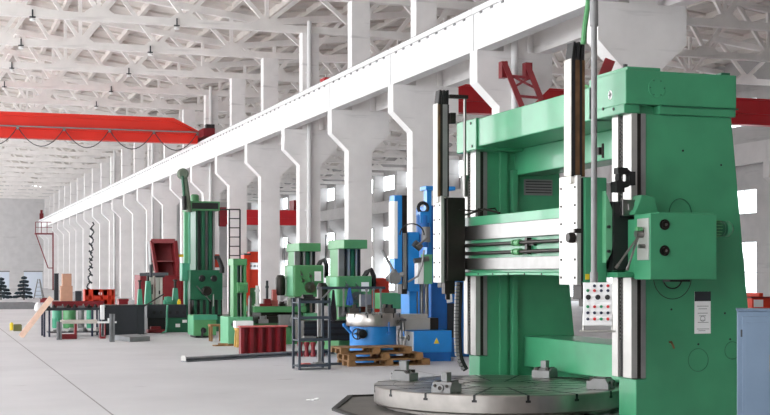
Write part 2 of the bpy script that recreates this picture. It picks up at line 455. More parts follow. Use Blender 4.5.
# ------------------------------------------------------------------ overhead cranes
yc = 63.
cr = thing('overhead_crane', 'bright red travelling crane girder crossing above the aisle', 'crane', (0, yc, 7.97))
g = MB().prism([(XL+.5, 7.88), (12.05, 7.88), (12.05, 8.4), (10.9, 8.88), (XL+.5, 8.88)], 'y', yc-.25, yc+.25)
g.box((XL+.5, yc-.4, 8.3), (12.1, yc-.2, 8.36))
P(g, 'girder', RED, cr)
P(MB().prism([(XL+.5, 8.88), (10.9, 8.88), (12.1, 8.42), (12.1, 8.46), (10.9, 9.05), (XL+.5, 9.05)], 'y', yc-.32, yc+.32), 'walkway_plate', RED, cr)
P(MB().box((12.06, yc-1.6, 8.11), (12.6, yc+1.6, 8.48)).lathe((12.25, yc-1.2, 8.22), [(.13, -.0), (.13, .2)], 16, 'x'), 'end_carriage', MAROON, cr)
P(MB().box((XL+.5, yc-.46, 8.36), (12.1, yc-.4, 8.42)), 'festoon_track', GREY, cr)
fc = MB(); x = 12.0
while x > -2:
    pts = []
    for i in range(13):
        s_ = i/12; pts.append((x-2.05*s_, yc-.44, 8.36-.85*(1-(2*s_-1)**2)))
    fc.path(pts, .022, 5); x -= 2.05
P(fc, 'festoon_cable', CHAR, cr)
hk = MB()
for i in range(8): hk.box((12.0-2.05*i-.05, yc-.48, 8.24), (12.0-2.05*i+.05, yc-.4, 8.36))
PE(hk, 'cable_hanger', GREY, cr)
P(MB().box((12.35, yc-.8, 8.45), (12.75, yc-.4, 8.75)).box((12.6, yc-.75, 8.1), (12.66, yc-.45, 8.5)), 'collector_bracket', BLACK, cr)
y2 = 49.
c2 = thing('overhead_crane', 'crimson crane girder beyond the columns, seen right above the green gantry', 'crane', (25, y2, 7.97))
P(MB().box((14.2, y2-.25, 8.05), (XR-1.4, y2+.25, 9.1)).box((14.2, y2-.36, 8.5), (XR-1.4, y2+.3, 8.56)).box((14.2, y2-.34, 9.1), (XR-1.4, y2+.34, 9.16)), 'girder', REDR, c2)
P(MB().box((13.9, y2-1.5, 8.09), (14.25, y2+1.5, 8.5)).box((XR-1.45, y2-1.5, 8.0), (XR-1.2, y2+1.5, 8.5)), 'end_carriage', MAROON, c2)
P(MB().box((26, y2-.2, 9.16), (26.3, y2+.2, 9.3)).lathe((26.1, y2, 9.3), [(.3, 0), (.3, .16), (.1, .3)], 16), 'roof_beacon', PLASTW, c2, smooth=True)
y3 = 65.25
c3 = thing('jib_crane', 'low crimson jib crane fixed to a column, behind the black caged ladder', 'crane', (14.5, y3, 4.1))
P(MB().box((13.9, y3-.2, 4.15), (18, y3+.2, 4.9)).box((13.9, y3-.27, 4.5), (18, y3+.25, 4.56)), 'girder', REDR, c3)
P(MB().box((13.57, y3-.22, 4.05), (13.92, y3+.22, 5.0)), 'wall_mast', MAROON, c3)
P(MB().box((17.3, y3-.45, 4.92), (17.9, y3+.45, 5.4)).box((17.3, y3-.5, 5.1), (17.6, y3-.44, 5.3)), 'trolley', MAROON, c3)

# red ladders on the columns above the gantry
def red_ladder(p, q, wdir, w_, label):
    p, q = Vector(p), Vector(q); wd = Vector(wdir)*w_
    t = thing('steel_ladder', label, 'ladder', q+wd*.5)
    P(MB().bar(p, q, .11, .12), 'rail', MAROON, t); P(MB().bar(p+wd, q+wd, .11, .12), 'rail', DMAROON, t)
    for s_ in (.28, .68):
        a, b = p.lerp(q, s_), p.lerp(q, s_)+wd
        P(MB().bar(a, b, .06, .06), 'rung', MAROON, t)
    P(MB().bar(p.lerp(q, .25), p.lerp(q, .5)+wd, .05, .05).bar(p.lerp(q, .5), p.lerp(q, .25)+wd, .05, .05), 'cross_brace', DMAROON, t)
    PE(MB().box(p+Vector((-.05, .0, -.36)), p+Vector((.1, .2, .02))).box(p+wd+Vector((-.03, .0, -.34)), p+wd+Vector((.14, .2, .04))), 'wall_bracket', MAROON, t)
yl = YC[1]-.35
a = at(504, 62, 31.0); b = at(524, 112, 31.0); c_ = at(527, 64, 31.0)
red_ladder(a, b, (c_-a).normalized(), (c_-a).length, 'dark red ladder frame leaning on the second column, above the gantry beam')
a = at(610, 60, 25.75); b = at(597, 92, 25.75)
solo(MB().bar(a, b, .12, .2), 'steel_brace', MAROON, 'short red diagonal brace under the corbel right above the gantry', 'brace')

# ------------------------------------------------------------------ floor plate around the big turntable
poly = [(4.78, 10.5), (4.78, 15.95), (5.5, 17.6), (7.45, 17.6), (7.45, 10.5)]
fp = thing('pit_plate', 'dark chamfered steel pit cover on the floor under the big turntable', 'floor plate', (7, 14, 0))
P(MB().prism(poly, 'z', .001, .008), 'cover', PLATE, fp)
ed = MB()
for i in range(4):
    p, q = Vector((*poly[i], .015)), Vector((*poly[i+1], .015)); ed.bar(p, q, .07, .03)
P(ed, 'edge_angle', PLATEE, fp)

# ------------------------------------------------------------------ THE BIG GREEN VERTICAL LATHE
V = thing('vertical_lathe', 'huge green double-column vertical lathe filling the right of the hall', 'machine', (8., 15.7, 0))
YN, YF = 13.26, 17.76                      # near faces of the two columns
def col_mb(y):
    return MB().prism([(7.5, .0), (9.1, 0), (8.74, 3.5), (7.62, 3.5), (7.62, .52), (7.5, .52)], 'y', y, y+.4)
cn = P(col_mb(YN), 'column', GREEN, V, .012)
cf = P(col_mb(YF), 'column', GREEN, V, .012)
for y, cc in ((YN, cn), (YF, cf)):
    P(MB().box((7.435, y-.01, .53), (7.51, y+.18, 3.5)), 'guideway', STEELW, cc, .004)
    P(MB().box((7.435, y+.3, .53), (7.51, y+.44, 3.5)), 'guideway', STEELW, cc, .004)
    P(MB().box((7.47, y+.18, .53), (7.615, y+.3, 3.5)), 'guide_gap', BLACK, cc)
    P(MB().box((7.51, y+.0, .53), (7.615, y+.18, 3.5)), 'guide_gap', DSTEEL, cc)
    P(MB().box((7.56, y-.012, .53), (7.615, y+.0, 3.5)), 'wiper_strip', GREY, cc)
    rk = MB()
    for i in range(60): rk.box((7.455, y+.19, .95+i*.042), (7.47, y+.29, .972+i*.042))
    P(rk, 'toothed_rack', DSTEEL, cc)
# scribed covers, bolt holes and inner ribs
P(MB().ring((8.3, YN-.002, .72), .13, .004, 'y', 40, 6), 'round_cover', SEAM, cn)
P(MB().ring((8.75, YN-.002, .82), .1, .004, 'y', 40, 6), 'round_cover', SEAM, cn)
dots = MB()
for x, z in ((7.95, 1.3), (8.65, 1.25), (8.3, .9), (8.72, .95), (8.1, 3.1), (8.6, 2.95)): dots.lathe((x, YN-.006, z), [(.012, 0), (.012, .008)], 10, 'y')
PE(dots, 'bolt_hole', BLACK, cn)
P(MB().tube((7.93, YN, .93), (7.93, YN-.04, .93), .012, 8).tube((7.93, YN-.04, .93), (7.96, YN-.045, .86), .012, 8), 'drain_cock', RUST, cn)
P(MB().box((7.8, YF-.05, .0), (7.92, YF, 3.5)), 'rib', GREEN, cf, .006)
P(MB().box((7.98, YF-.1, 0), (8.06, YF, 3.2)), 'rib', GREEN, cf, .006)
P(MB().box((8.2, YF-.02, 2.85), (8.65, YF, 3.08)), 'vent_panel', GREY, cf)
sl = MB()
for i in range(5): sl.box((8.22, YF-.03, 2.88+i*.04), (8.63, YF-.018, 2.895+i*.04))
PE(sl, 'vent_slot', BLACK, cf)
# bridge
br = P(MB().box((7.35, 13.9, 3.5), (8.74, 17.6, 3.9)), 'bridge', GREEN, V, .015)
P(MB().box((8.05, YN+.4, 3.13), (8.5, YF, 3.5)), 'inner_beam', GREEN, V, .012)
cap = P(MB().box((7.35, YN-.04, 3.6), (8.78, 14.1, 3.98)).box((7.35, YN+.0, 3.5), (7.55, 14.1, 3.61)).box((7.55, YN+.1, 3.5), (7.78, 14.1, 3.61)).box((7.78, YN-.03, 3.5), (8.78, 14.1, 3.61)), 'column_cap', GREEN, V, .01)
P(MB().box((7.38, YN-.02, 3.98), (7.8, 14.05, 4.02)), 'cap_plate', GREEN, cap, .006)
P(MB().box((7.8, YN-.05, 3.585), (8.8, YN-.03, 3.6)), 'cap_seam', DGREEN, cap)
P(MB().lathe((7.74, YN-.05, 3.79), [(.11, 0), (.11, .015)], 32, 'y'), 'round_cover', GREEN, cap, .004)
b_ = MB()
for i in range(6):
    A = i*math.pi/3; b_.lathe((7.74+.09*math.cos(A), YN-.057, 3.79+.09*math.sin(A)), [(.008, 0), (.008, .01)], 8, 'y')
PE(b_, 'cover_bolt', DGREEN, cap)
P(MB().tube((7.42, YN+.1, 4.02), (7.42, YN+.1, 4.06), .025, 12), 'lifting_eye', BLACK, cap)
P(MB().box((8.6, YN, 3.98), (8.72, YN+.1, 4.01)), 'lifting_pad', DGREEN, cap)
# emblem: a white oval with a dark mark
em = MB(); em.lathe((7.35, 13.58, 3.74), [(.055, -.004), (.055, 0)], 28, 'x')
for i in range(len(em.v)): em.v[i].y = 13.58+(em.v[i].y-13.58)*.85
eo = P(em, 'maker_emblem', PLASTW, cap)
P(MB().prism([(13.545, 3.745), (13.595, 3.79), (13.585, 3.75), (13.615, 3.735), (13.585, 3.725), (13.595, 3.69)], 'x', 7.342, 7.347), 'emblem_mark', BLACK, eo)
PE(MB().lathe((7.35, 13.5, 3.57), [(.018, -.01), (.018, 0)], 12, 'x').lathe((7.35, 13.75, 3.6), [(.018, -.01), (.018, 0)], 12, 'x'), 'cap_plug', DSTEEL, cap)
fcp = P(MB().box((7.32, 17.46, 3.46), (8.74, 18.2, 3.91)), 'column_cap', GREEN, V, .012)
PE(MB().lathe((7.32, 17.6, 3.52), [(.02, -.01), (.02, 0)], 12, 'x').lathe((7.32, 17.65, 3.85), [(.02, -.01), (.02, 0)], 12, 'x').tube((7.4, 18.1, 3.91), (7.4, 18.1, 3.97), .02, 8), 'cap_plug', DSTEEL, fcp)
P(MB().path([(8.0, 15.6+.42*math.cos(math.radians(a_)), 3.88+.26*math.sin(math.radians(a_))) for a_ in range(0, 181, 12)], .022, 8), 'hose_loop', GREEN2, br, 0, True)
# base between the columns
P(MB().box((8.2, YN+.4, .36), (8.95, YF, .8)).box((8.55, YN+.4, 0), (8.95, YF, .4)), 'base_beam', GREEN, V, .012)
# cross rail
cr_ = P(MB().box((7.2, 13.24, 1.72), (7.4, 18.35, 2.5)).prism([(13.0, 1.72), (18.5, 1.72), (18.5, 1.66), (15.5, 1.69), (13.0, 1.66)], 'x', 7.12, 7.4), 'cross_rail', GREEN, V, .008)
P(MB().box((7.13, 13.3, 2.17), (7.24, 18.3, 2.37)), 'rail_way', STEEL, cr_, .006)
P(MB().box((7.13, 13.3, 1.76), (7.24, 18.3, 1.92)), 'rail_way', STEEL, cr_, .006)
for z in (2.1, 1.985):
    s_ = P(MB().tube((7.13, 13.3, z), (7.13, 18.1, z), .024, 14), 'lead_screw', DSTEEL, cr_, 0, True)
    P(MB().tube((7.13, 15.55, z), (7.13, 15.67, z), .045, 16).tube((7.13, 15.72, z), (7.13, 15.76, z), .04, 16), 'coupling', GREEN2, s_, 0, True)
bl = MB()
for i in range(9): bl.lathe((7.12, 13.4+.5*i, 1.7), [(.014, -.008), (.014, 0)], 10, 'x')
PE(bl, 'rail_bolt', BLACK, cr_)
P(MB().box((7.15, 15.2, 2.06), (7.2, 15.5, 2.13)).box((7.13, 15.35, 1.95), (7.19, 15.42, 2.16)), 'screw_bracket', DSTEEL, cr_)
P(MB().path([(7.3, 18.2, 2.52), (7.28, 17.6, 2.56), (7.3, 17.1, 2.6), (7.35, 16.7, 2.53)], .016, 6).tube((7.3, 17.3, 2.5), (7.3, 17.3, 2.62), .02, 8), 'oil_pipe', DSTEEL, cr_)
# tool heads
def head(y, w_, side, nm):
    h = P(MB().box((6.75, y, 1.58), (6.8, y+w_, 2.79)), 'tool_head', STEELW, V, .004)
    bo = MB()
    for i in range(6):
        for yy in (y+.05, y+w_-.05): bo.lathe((6.75, yy, 1.66+.2*i), [(.014, -.008), (.014, 0)], 10, 'x')
    PE(bo, 'plate_bolt', DSTEEL, h)
    P(MB().box((6.8, y+.03, 1.62), (6.84, y+w_-.03, 2.76)), 'head_gap', BLACK, h)
    P(MB().box((6.84, y-.0, 1.6), (7.12, y+w_, 2.77)), 'head_body', side, h, .015)
    # ram above the head
    wr_ = .16; y_ = y+(.07 if side is GREEN else .03)
    r_ = P(MB().box((6.705, y_, 2.79), (6.72, y_+wr_, 4.08)).box((6.72, y_+.02, 2.7), (6.88, y_+wr_-.02, 4.04)), 'ram', RAMW, h, .003)
    lay = ((6.72, 6.765, BLACK), (6.765, 6.82, RUST), (6.82, 6.85, BLACK), (6.85, 6.885, RUST)) if side is GREEN else ((6.72, 6.75, RUST), (6.75, 6.79, DSTEEL), (6.79, 6.86, GREY), (6.86, 6.885, DSTEEL))
    for n_, (xa_, xb_, m_) in enumerate(lay):
        P(MB().box((xa_, y_+.005*(n_ % 2), 2.78), (xb_, y_+.02, 4.07)), 'ram_slide', m_, r_)
    for x0 in (6.72, 6.775, 6.83):
        P(MB().prism([(x0, 4.07), (x0+.045, 4.07), (x0+.05, 4.27), (x0+.025, 4.27)], 'y', y_+.0, y_+.16), 'ram_bumper', BLACK, r_)
    P(MB().box((6.83, y+.05, 1.42), (6.98, y+w_*.6, 1.6)).box((6.86, y+.08, 1.34), (6.92, y+w_*.4, 1.42)), 'tool_post', DSTEEL, h, .004)
    return h
hr = head(13.23, .44, GREEN, 'right')
hl = head(17.36, .3, DSTEEL, 'left')
# right head fittings: guard, clamp, wheel, lubricator
P(MB().prism([(7.06, 1.82), (7.13, 1.92), (7.165, 2.1), (7.15, 2.4), (7.06, 2.62)], 'y', 13.15, 13.3), 'cam_guard', LGREEN, hr, .006)
k_ = MB()
for z in (1.95, 2.22): k_.lathe((7.09, 13.14, z), [(.018, -.02), (.018, .02)], 10, 'y')
PE(k_, 'guard_knob', BLACK, hr)
P(MB().lathe((6.74, 13.26, 2.1), [(.05, -.09), (.06, -.06), (.06, -.02), (.03, 0)], 20, 'x').box((6.72, 13.22, 2.15), (6.8, 13.26, 2.2)), 'hand_knob', DSTEEL, hr, 0, True)
P(MB().ring((7.26, 13.1, 2.76), .075, .036, 'y', 24, 10).box((7.14, 13.05, 2.6), (7.24, 13.18, 2.72)).box((7.31, 13.06, 2.68), (7.38, 13.16, 2.83)).box((7.16, 13.05, 2.8), (7.28, 13.15, 2.87)), 'hose_clamp', RUBBER, hr)
P(MB().box((6.85, 13.225, 1.64), (6.9, 13.231, 1.7)), 'warning_sticker', YEL, hr)
P(MB().tube((6.96, 13.2, 2.5), (6.96, 13.2, 3.2), .012, 8).box((7.0, 13.2, 3.02), (7.06, 13.28, 3.1)).tube((7.04, 13.18, 2.98), (7.04, 13.18, 3.14), .015, 8), 'oil_pipe', DSTEEL, hr)
P(MB().box((7.22, 13.06, 2.34), (7.42, 13.12, 2.52)).box((7.28, 13.03, 2.4), (7.36, 13.06, 2.47)), 'slide_block', STEEL, hr, .004)
P(MB().box((7.14, 13.12, 1.74), (7.45, 13.235, 2.5)), 'slide_plate', BLACK, hr)
P(MB().tube((7.22, 13.09, 2.62), (7.22, 13.09, 2.68), .03, 10), 'oil_cup', YEL, hr)
# left head rod
P(MB().tube((7.1, 17.34, 2.78), (7.1, 17.34, 4.2), .022, 12).tube((7.1, 17.34, 2.78), (7.1, 17.34, 3.0), .045, 12).tube((7.1, 17.34, 3.0), (7.1, 17.34, 3.08), .06, 12), 'draw_rod', STEEL, hl, 0, True)
PE(MB().box((6.86, 17.3, 4.15), (7.14, 17.36, 4.2)).box((6.88, 17.32, 3.8), (6.96, 17.42, 3.95)), 'rod_bracket', DSTEEL, hl, .004)
P(MB().path([(7.0, 17.3, 2.6), (7.2, 17.25, 2.58), (7.5, 17.2, 2.62), (7.62, 17.3, 2.5)], .012, 6), 'oil_pipe', DSTEEL, hl)
P(MB().path([at(583, 44, 14.6), at(585, 25, 14.6), at(588, 4, 14.65), at(590, -30, 14.7), (6.68, 12.72, 5.3)], .03, 8), 'ram_hose', GREEN2, hr, 0, True)
# gearbox on the near end of the rail
gb = P(MB().box((7.3, 12.6, 1.64), (8.12, 12.95, 2.35)).box((7.42, 12.62, 2.35), (8.1, 12.93, 2.365)), 'feed_gearbox', GREEN, V, .012)
P(MB().box((7.32, 12.95, 1.7), (7.75, 13.3, 2.3)).prism([(7.3, 2.35), (7.62, 2.35), (7.56, 2.55), (7.4, 2.57)], 'y', 12.95, 13.15), 'gearbox_neck', GREEN, gb, .01)
P(MB().box((7.285, 12.62, 1.85), (7.3, 12.86, 2.3)), 'control_plate', STEELW, gb, .003)
for z in (2.23, 1.95):
    d_ = P(MB().lathe((7.47, 12.6, z), [(.058, -.012), (.058, 0)], 28, 'y').lathe((7.47, 12.59, z), [(.04, -.025), (.04, 0)], 24, 'y'), 'dial', DSTEEL, gb, 0, True)
    PE(MB().lathe((7.47, 12.565, z), [(.014, -.008), (.014, 0)], 12, 'y'), 'dial_screw', STEEL, d_)
PE(MB().tube((7.29, 12.74, 2.13), (7.2, 12.74, 2.13), .04, 16).tube((7.29, 12.7, 2.0), (7.22, 12.7, 2.0), .025, 12), 'lever_hub', STEEL, gb, 0, True)
for e in ((6.98, 12.72, 1.8), (7.1, 12.72, 1.78)):
    P(MB().tube((7.22, 12.72, 2.1), e, .013, 8).tube(e, (Vector(e)-(Vector((7.22, 12.72, 2.1))-Vector(e))*.12), .018, 8), 'lever', STEEL, gb, 0, True)
P(MB().lathe((7.24, 12.74, 2.18), [(.03, -.03), (.03, .03)], 12, 'x'), 'lever_knob', GREEN2, gb)
P(MB().lathe((8.12, 12.78, 2.2), [(.075, 0), (.075, .05), (.088, .05), (.088, .17), (.08, .18), (.08, .25), (.05, .27)], 24, 'x'), 'feed_motor', DGREEN, gb, 0, True)
mf = MB()
for i in range(16):
    A = i*math.pi/8; mf.box((8.18, 12.78+.09*math.cos(A)-.006, 2.2+.09*math.sin(A)-.006), (8.25, 12.78+.09*math.cos(A)+.006, 2.2+.09*math.sin(A)+.006))
PE(mf, 'motor_fin', GREEN2, gb)
P(MB().tube((8.37, 12.78, 2.28), (8.37, 12.78, 2.28+.001), .01, 6).lathe((8.38, 12.78, 2.2), [(.088, -.05), (.088, 0), (.06, .03)], 24, 'x'), 'fan_cover', GREEN, gb, 0, True)
P(MB().box((7.6, 12.7, 1.615), (7.85, 12.86, 1.64)), 'cable_gland', BLACK, gb)
def arc(c, R, a0, a1, y, n=20, sx=1):
    return [(c[0]+R*sx*math.cos(math.radians(a0+(a1-a0)*i/n)), y, c[1]+R*math.sin(math.radians(a0+(a1-a0)*i/n))) for i in range(n+1)]
P(MB().path(arc((8.03, 2.38), .17, -20, 200, 13.2, 24, .85), .006, 5), 'cable', DGREEN, gb)
P(MB().path(arc((7.87, 1.66), .24, 180, 360, 13.1, 24, 1.0), .0045, 5).path(arc((7.75, 1.66), .12, 200, 340, 12.9, 14), .008, 5), 'cable', BLACK, gb)
P(MB().path([(8.12, 12.95, 1.98), (8.25, 13.0, 1.97), (8.32, 13.1, 1.9), (8.3, 13.24, 1.88)], .014, 6).path([(8.12, 12.95, 1.95), (8.22, 13.0, 1.93), (8.3, 13.1, 1.88)], .012, 6), 'cable', BLACK, gb)
# name plate on the near column
npx = P(MB().box((8.25, YN-.006, 1.02), (8.46, YN, 1.5)), 'notice_plate', PLASTW, cn)
P(MB().box((8.25, YN-.009, 1.39), (8.46, YN-.005, 1.5)), 'notice_header', CHAR, npx)
ln = MB()
for z, a, b in ((1.33, .03, .18), (1.3, .05, .16), (1.25, .04, .17), (1.22, .06, .15), (1.17, .07, .14), (1.145, .04, .18), (1.07, .03, .19), (1.05, .05, .14)): ln.box((8.25+a, YN-.008, z), (8.25+b, YN-.005, z+.006))
ln.ring((8.355, YN-.007, 1.19), .03, .003, 'y', 16, 4)
P(ln, 'notice_print', GREY, npx)
# pendant
pn = P(MB().tube((6.68, 12.7, 1.62), (6.68, 12.7, 4.33), .032, 16).tube((6.68, 12.7, 4.33), (6.68, 12.7, 5.3), .045, 16).tube((6.68, 12.7, 1.6), (6.68, 12.7, 1.72), .042, 16), 'pendant_pipe', GREY, V, 0, True)
bc_ = Vector((6.7, 12.66, 1.155)); rz = math.radians(-24)
pb = P(MB().cb(bc_, .3, .09, .455, rz), 'pendant_box', PLASTW, pn, .006)
R = Matrix.Rotation(rz, 3, 'Z')
cols = {'r': BTNR, 'g': BTNG, 'b': BTNB, 'k': BLACK}
rows = ['bgbr', 'grkb', 'KkK', 'grbg', 'bbgr', 'grrb', 'bbbr']
rows = [('.bbr', .42), ('grbb', .37), ('KKK', .30), ('grgr', .2), ('bbbb', .135), ('brgr', .07)]
for row, z in rows:
    nn = len(row)
    for i, ch in enumerate(row):
        if ch == '.': continue
        xx = (-.105+.07*i) if nn == 4 else (-.1+.1*i)
        c_ = bc_ + R @ Vector((xx, -.045, 0)) + Vector((0, 0, z)); d_ = R @ Vector((0, -1, 0)); r_ = .022 if ch == 'K' else .013
        P(MB().tube(c_, c_+d_*.018, r_, 12).tube(c_-d_*.001, c_+d_*.006, r_*1.25, 12), 'push_button', cols.get(ch, BLACK), pb)
hb0, hb1 = bc_ + R @ Vector((-.19, -.02, -.06)), bc_ + R @ Vector((.19, -.02, -.06))
P(MB().tube(hb0, hb1, .011, 8).tube(bc_+R@Vector((-.15, -.02, -.06)), bc_+R@Vector((-.15, 0, .12)), .008, 6).tube(bc_+R@Vector((.15, -.02, -.06)), bc_+R@Vector((.15, 0, .12)), .008, 6), 'grab_bar', STEELW, pb, 0, True)
# cable chain at the far end
chp = []
for i in range(26):
    py = 282 + 88*i/25
    px = 460 + (0 if py < 350 else ((py-350)/20)**2*6) - 1.5*math.sin((py-282)/88*math.pi)
    chp.append(at(px, py, 19.4))
ch = P(MB().path(chp, .045, 6), 'cable_chain', RUBBER, V)
lk = MB()
for i in range(len(chp)-1):
    p = (chp[i]+chp[i+1])/2; d_ = (chp[i+1]-chp[i]).normalized()
    lk.bar(p-d_*.02+Vector((-.05, -.03, 0)), p+d_*.02+Vector((-.05, -.03, 0)), .05, .05)
PE(lk, 'chain_link', GREY, ch)
P(MB().box((7.12, 18.3, 1.5), (7.22, 18.45, 1.75)), 'chain_bracket', BLACK, V)
# turntable
tc_ = Vector((6.9, 15.7, 0)); RT = 1.6
tt = P(MB().lathe(tc_, [(1.45, .009), (1.45, .06), (RT-.02, .06), (RT, .08), (RT, .278), (RT-.012, .29), (.2, .29), (.18, .285), (0.02, .285)], 128), 'turntable', TABLE, V, 0, True)
sl = MB()
for i in range(16):
    A = math.radians(22.5*i+11); ca, sa = math.cos(A), math.sin(A)
    p = tc_+Vector((ca*.45, sa*.45, .2905)); q = tc_+Vector((ca*(RT+.001), sa*(RT+.001), .2905))
    sl.bar(p, q, .03, .004)
    q2 = tc_+Vector((ca*(RT+.001), sa*(RT+.001), 0))
    sl.bar(q2+Vector((0, 0, .23)), q2+Vector((0, 0, .292)), .03, .006, (ca, sa, 0)); sl.bar(q2+Vector((0, 0, .205)), q2+Vector((0, 0, .232)), .06, .006, (ca, sa, 0))
PE(sl, 't_slot', BLACK, tt)
gv = MB()
for r_ in (.5, .8, 1.1, 1.35): gv.ring(tc_+Vector((0, 0, .2895)), r_, .003, 'z', 96, 4)
P(gv, 'turned_groove', DSTEEL, tt)
for deg, extra in ((219, .1), (133, .12), (39, .09), (313, 0)):
    A = math.radians(deg); c_ = tc_+Vector((math.cos(A)*1.36, math.sin(A)*1.36, .29))
    j = MB()
    R2 = Matrix.Rotation(A, 3, 'Z')
    n0 = len(j.v)
    j.prism([(-.14, 0), (.14, 0), (.14, .06), (.1, .13), (-.06, .13), (-.09, .1), (-.14, .1)], 'y', -.13, .13)
    j.box((-.05, -.04, .13), (.06, .04, .13+extra+.01))
    j.lathe((.145, 0, .06), [(.045, -.01), (.045, .015)], 16, 'x')
    for i in range(len(j.v)): j.v[i] = c_ + R2 @ j.v[i]
    jo = P(j, 'chuck_jaw', GREY, tt, .006)
    k_ = MB()
    for yy in (-.08, .08): k_.box((-.11, yy-.02, .1), (.1, yy+.02, .14)).lathe((.144, yy, .085), [(.018, -.01), (.018, .005)], 10, 'x')
    k_.lathe((.15, 0, .06), [(.025, 0), (.025, .015)], 12, 'x')
    for i in range(len(k_.v)): k_.v[i] = c_ + R2 @ k_.v[i]
    PE(k_, 'jaw_screw', DSTEEL, jo)

# ------------------------------------------------------------------ cabinet at the right edge
ca = at(737.3, 311, 13.0); x0, y0, zt = ca.x, ca.y, ca.z
K = thing('steel_cabinet', 'steel blue two-door cabinet at the right edge before the green column', 'cabinet', (x0, y0, 0))
K.rotation_euler.z = math.radians(-33)
P(MB().box((x0, y0, .0), (x0+.68, y0+.42, zt)), 'cabinet_body', CABBLUE, K, .008)
P(MB().box((x0-.01, y0-.015, zt), (x0+.69, y0+.43, zt+.02)), 'cabinet_top', CABBLUE, K, .006)
for i, xx in enumerate((x0+.045, x0+.345)):
    d_ = P(MB().box((xx, y0-.018, .08), (xx+.285, y0, zt-.05)), 'door', CABBLUE, K, .006)
    P(MB().box((xx+.035, y0-.022, .14), (xx+.25, y0-.017, zt-.11)), 'door_panel', CABBLUE, d_, .004)
    hx = xx+.268 if i == 0 else xx+.02
    P(MB().box((hx-.015, y0-.03, zt-.58), (hx+.015, y0-.018, zt-.42)).tube((hx, y0-.03, zt-.47), (hx, y0-.06, zt-.47), .012, 8).box((hx-.012, y0-.07, zt-.56), (hx+.012, y0-.055, zt-.45)), 'handle', STEEL, d_, .002)
    hg = xx-.005 if i == 0 else xx+.29
    PE(MB().tube((hg, y0-.012, zt-.25), (hg, y0-.012, zt-.18), .009, 8).tube((hg, y0-.012, .2), (hg, y0-.012, .27), .009, 8), 'hinge', CHAR, d_)

# red frames in the far bay, right of the machine
a = at(752, 318, 40)
F = thing('machine_stand', 'orange red steel frame standing beyond the blue cabinet', 'frame', (a.x+.7, a.y+.3, 0))
z_ = H-19*40/FPX
P(MB().box((a.x, a.y, 0), (a.x+1.6, a.y+.7, z_-.12)).box((a.x+.25, a.y, z_-.12), (a.x+.4, a.y+.7, z_)).box((a.x+1.2, a.y, z_-.12), (a.x+1.4, a.y+.7, z_)), 'frame_body', ORANGE, F, .02)
P(MB().box((a.x+.06, a.y-.02, z_-.42), (a.x+.38, a.y, z_-.2)), 'frame_label', PLASTW, F)
P(MB().box((a.x-.05, a.y-.04, z_-.16), (a.x+1.65, a.y+.74, z_-.12)), 'frame_rim', MAROON, F)

# ------------------------------------------------------------------ blue single-column vertical lathe
bt = at(373, 330, 26.0); bt.z = 0
B = thing('vertical_lathe', 'bright blue vertical lathe with a round steel chuck, behind the pallets', 'machine', (bt.x+.6, bt.y+.3, 0))
P(MB().lathe(bt, [(.5, 0), (.5, .06), (.455, .07), (.455, .69), (.4, .7)], 48), 'table_base', BLUE, B, 0, True)
ck = P(MB().lathe(bt, [(.46, .69), (.52, .7), (.525, .72), (.525, .92), (.51, .94), (.1, .94)], 64), 'chuck', TABLE, B, 0, True)
k_ = MB()
for i in range(12):
    A = 2*math.pi*i/12; q2 = bt+Vector((math.cos(A)*.526, math.sin(A)*.526, 0)); k_.bar(q2+Vector((0, 0, .86)), q2+Vector((0, 0, .945)), .03, .008, (math.cos(A), math.sin(A), 0))
PE(k_, 'chuck_slot', BLACK, ck)
for deg in (30, 150, 240, 320):
    A = math.radians(deg); c_ = bt+Vector((math.cos(A)*.36, math.sin(A)*.36, .94))
    P(MB().cb(c_, .2, .12, .1, A).cb(c_+Vector((0, 0, .1)), .08, .09, .07, A), 'chuck_jaw', DSTEEL, ck, .005)
hw = at(357.5, 334, 25.5)
P(MB().ring(hw, .1, .012, 'y', 24, 6).tube(hw, hw+Vector((0, .14, 0)), .02, 8).bar(hw-Vector((.1, 0, 0)), hw+Vector((.1, 0, 0)), .015, .015).bar(hw-Vector((0, 0, .1)), hw+Vector((0, 0, .1)), .015, .015, (0, 1, 0)), 'handwheel', CHAR, B)
P(MB().lathe(hw+Vector((.1, .0, .0)), [(.08, -.05), (.09, 0), (.09, .12)], 16, 'y'), 'gear_cover', BLACK, B, 0, True)
p = at(344, 325, 25.7)
P(MB().tube(p, p+Vector((.16, .05, -.16)), .03, 10).lathe(p, [(.035, -.02), (.035, .02)], 10, 'x'), 'drain_spout', BLUE, B)
P(MB().tube(at(389, 322, 25.5), at(389, 331, 25.5), .012, 6).lathe(at(389, 333, 25.5), [(.03, -.02), (.03, .05)], 10, 'y'), 'brake_lever', DBLUE, B)
# column, crossbox, rail
ctp = at(425, 191, 27.0)
cx0 = at(431, 300, 27.2)
P(MB().box((cx0.x, cx0.y, 0), (cx0.x+.95, cx0.y+.9, 3.1)), 'column', DBLUE, B, .02)
P(MB().box((cx0.x+.35, cx0.y-.02, .4), (cx0.x+.6, cx0.y, 1.1)), 'column_door', CHAR, B)
w0 = at(416, 316, 26.6)
for dx in (0, .12, .22):
    P(MB().tube((w0.x+dx, w0.y, .85), (w0.x+dx, w0.y, 1.55), .045, 12), 'guide_post', STEEL, B, 0, True)
P(MB().box((w0.x-.18, w0.y-.1, .45), (w0.x-.02, w0.y+.4, 1.5)), 'post_housing', BLUE, B, .01)
fb = at(414, 331, 25.8); fb2 = at(457, 353, 25.8)
bx = P(MB().box((fb.x, fb.y, fb2.z), (fb2.x, fb.y+.5, fb.z)), 'feed_box', BLUE, B, .01)
P(MB().box((fb.x-.012, fb.y+.02, fb2.z+.02), (fb.x, fb.y+.48, fb.z-.02)), 'side_plate', PLASTW, bx)
wt = at(436.5, 341, 25.78)
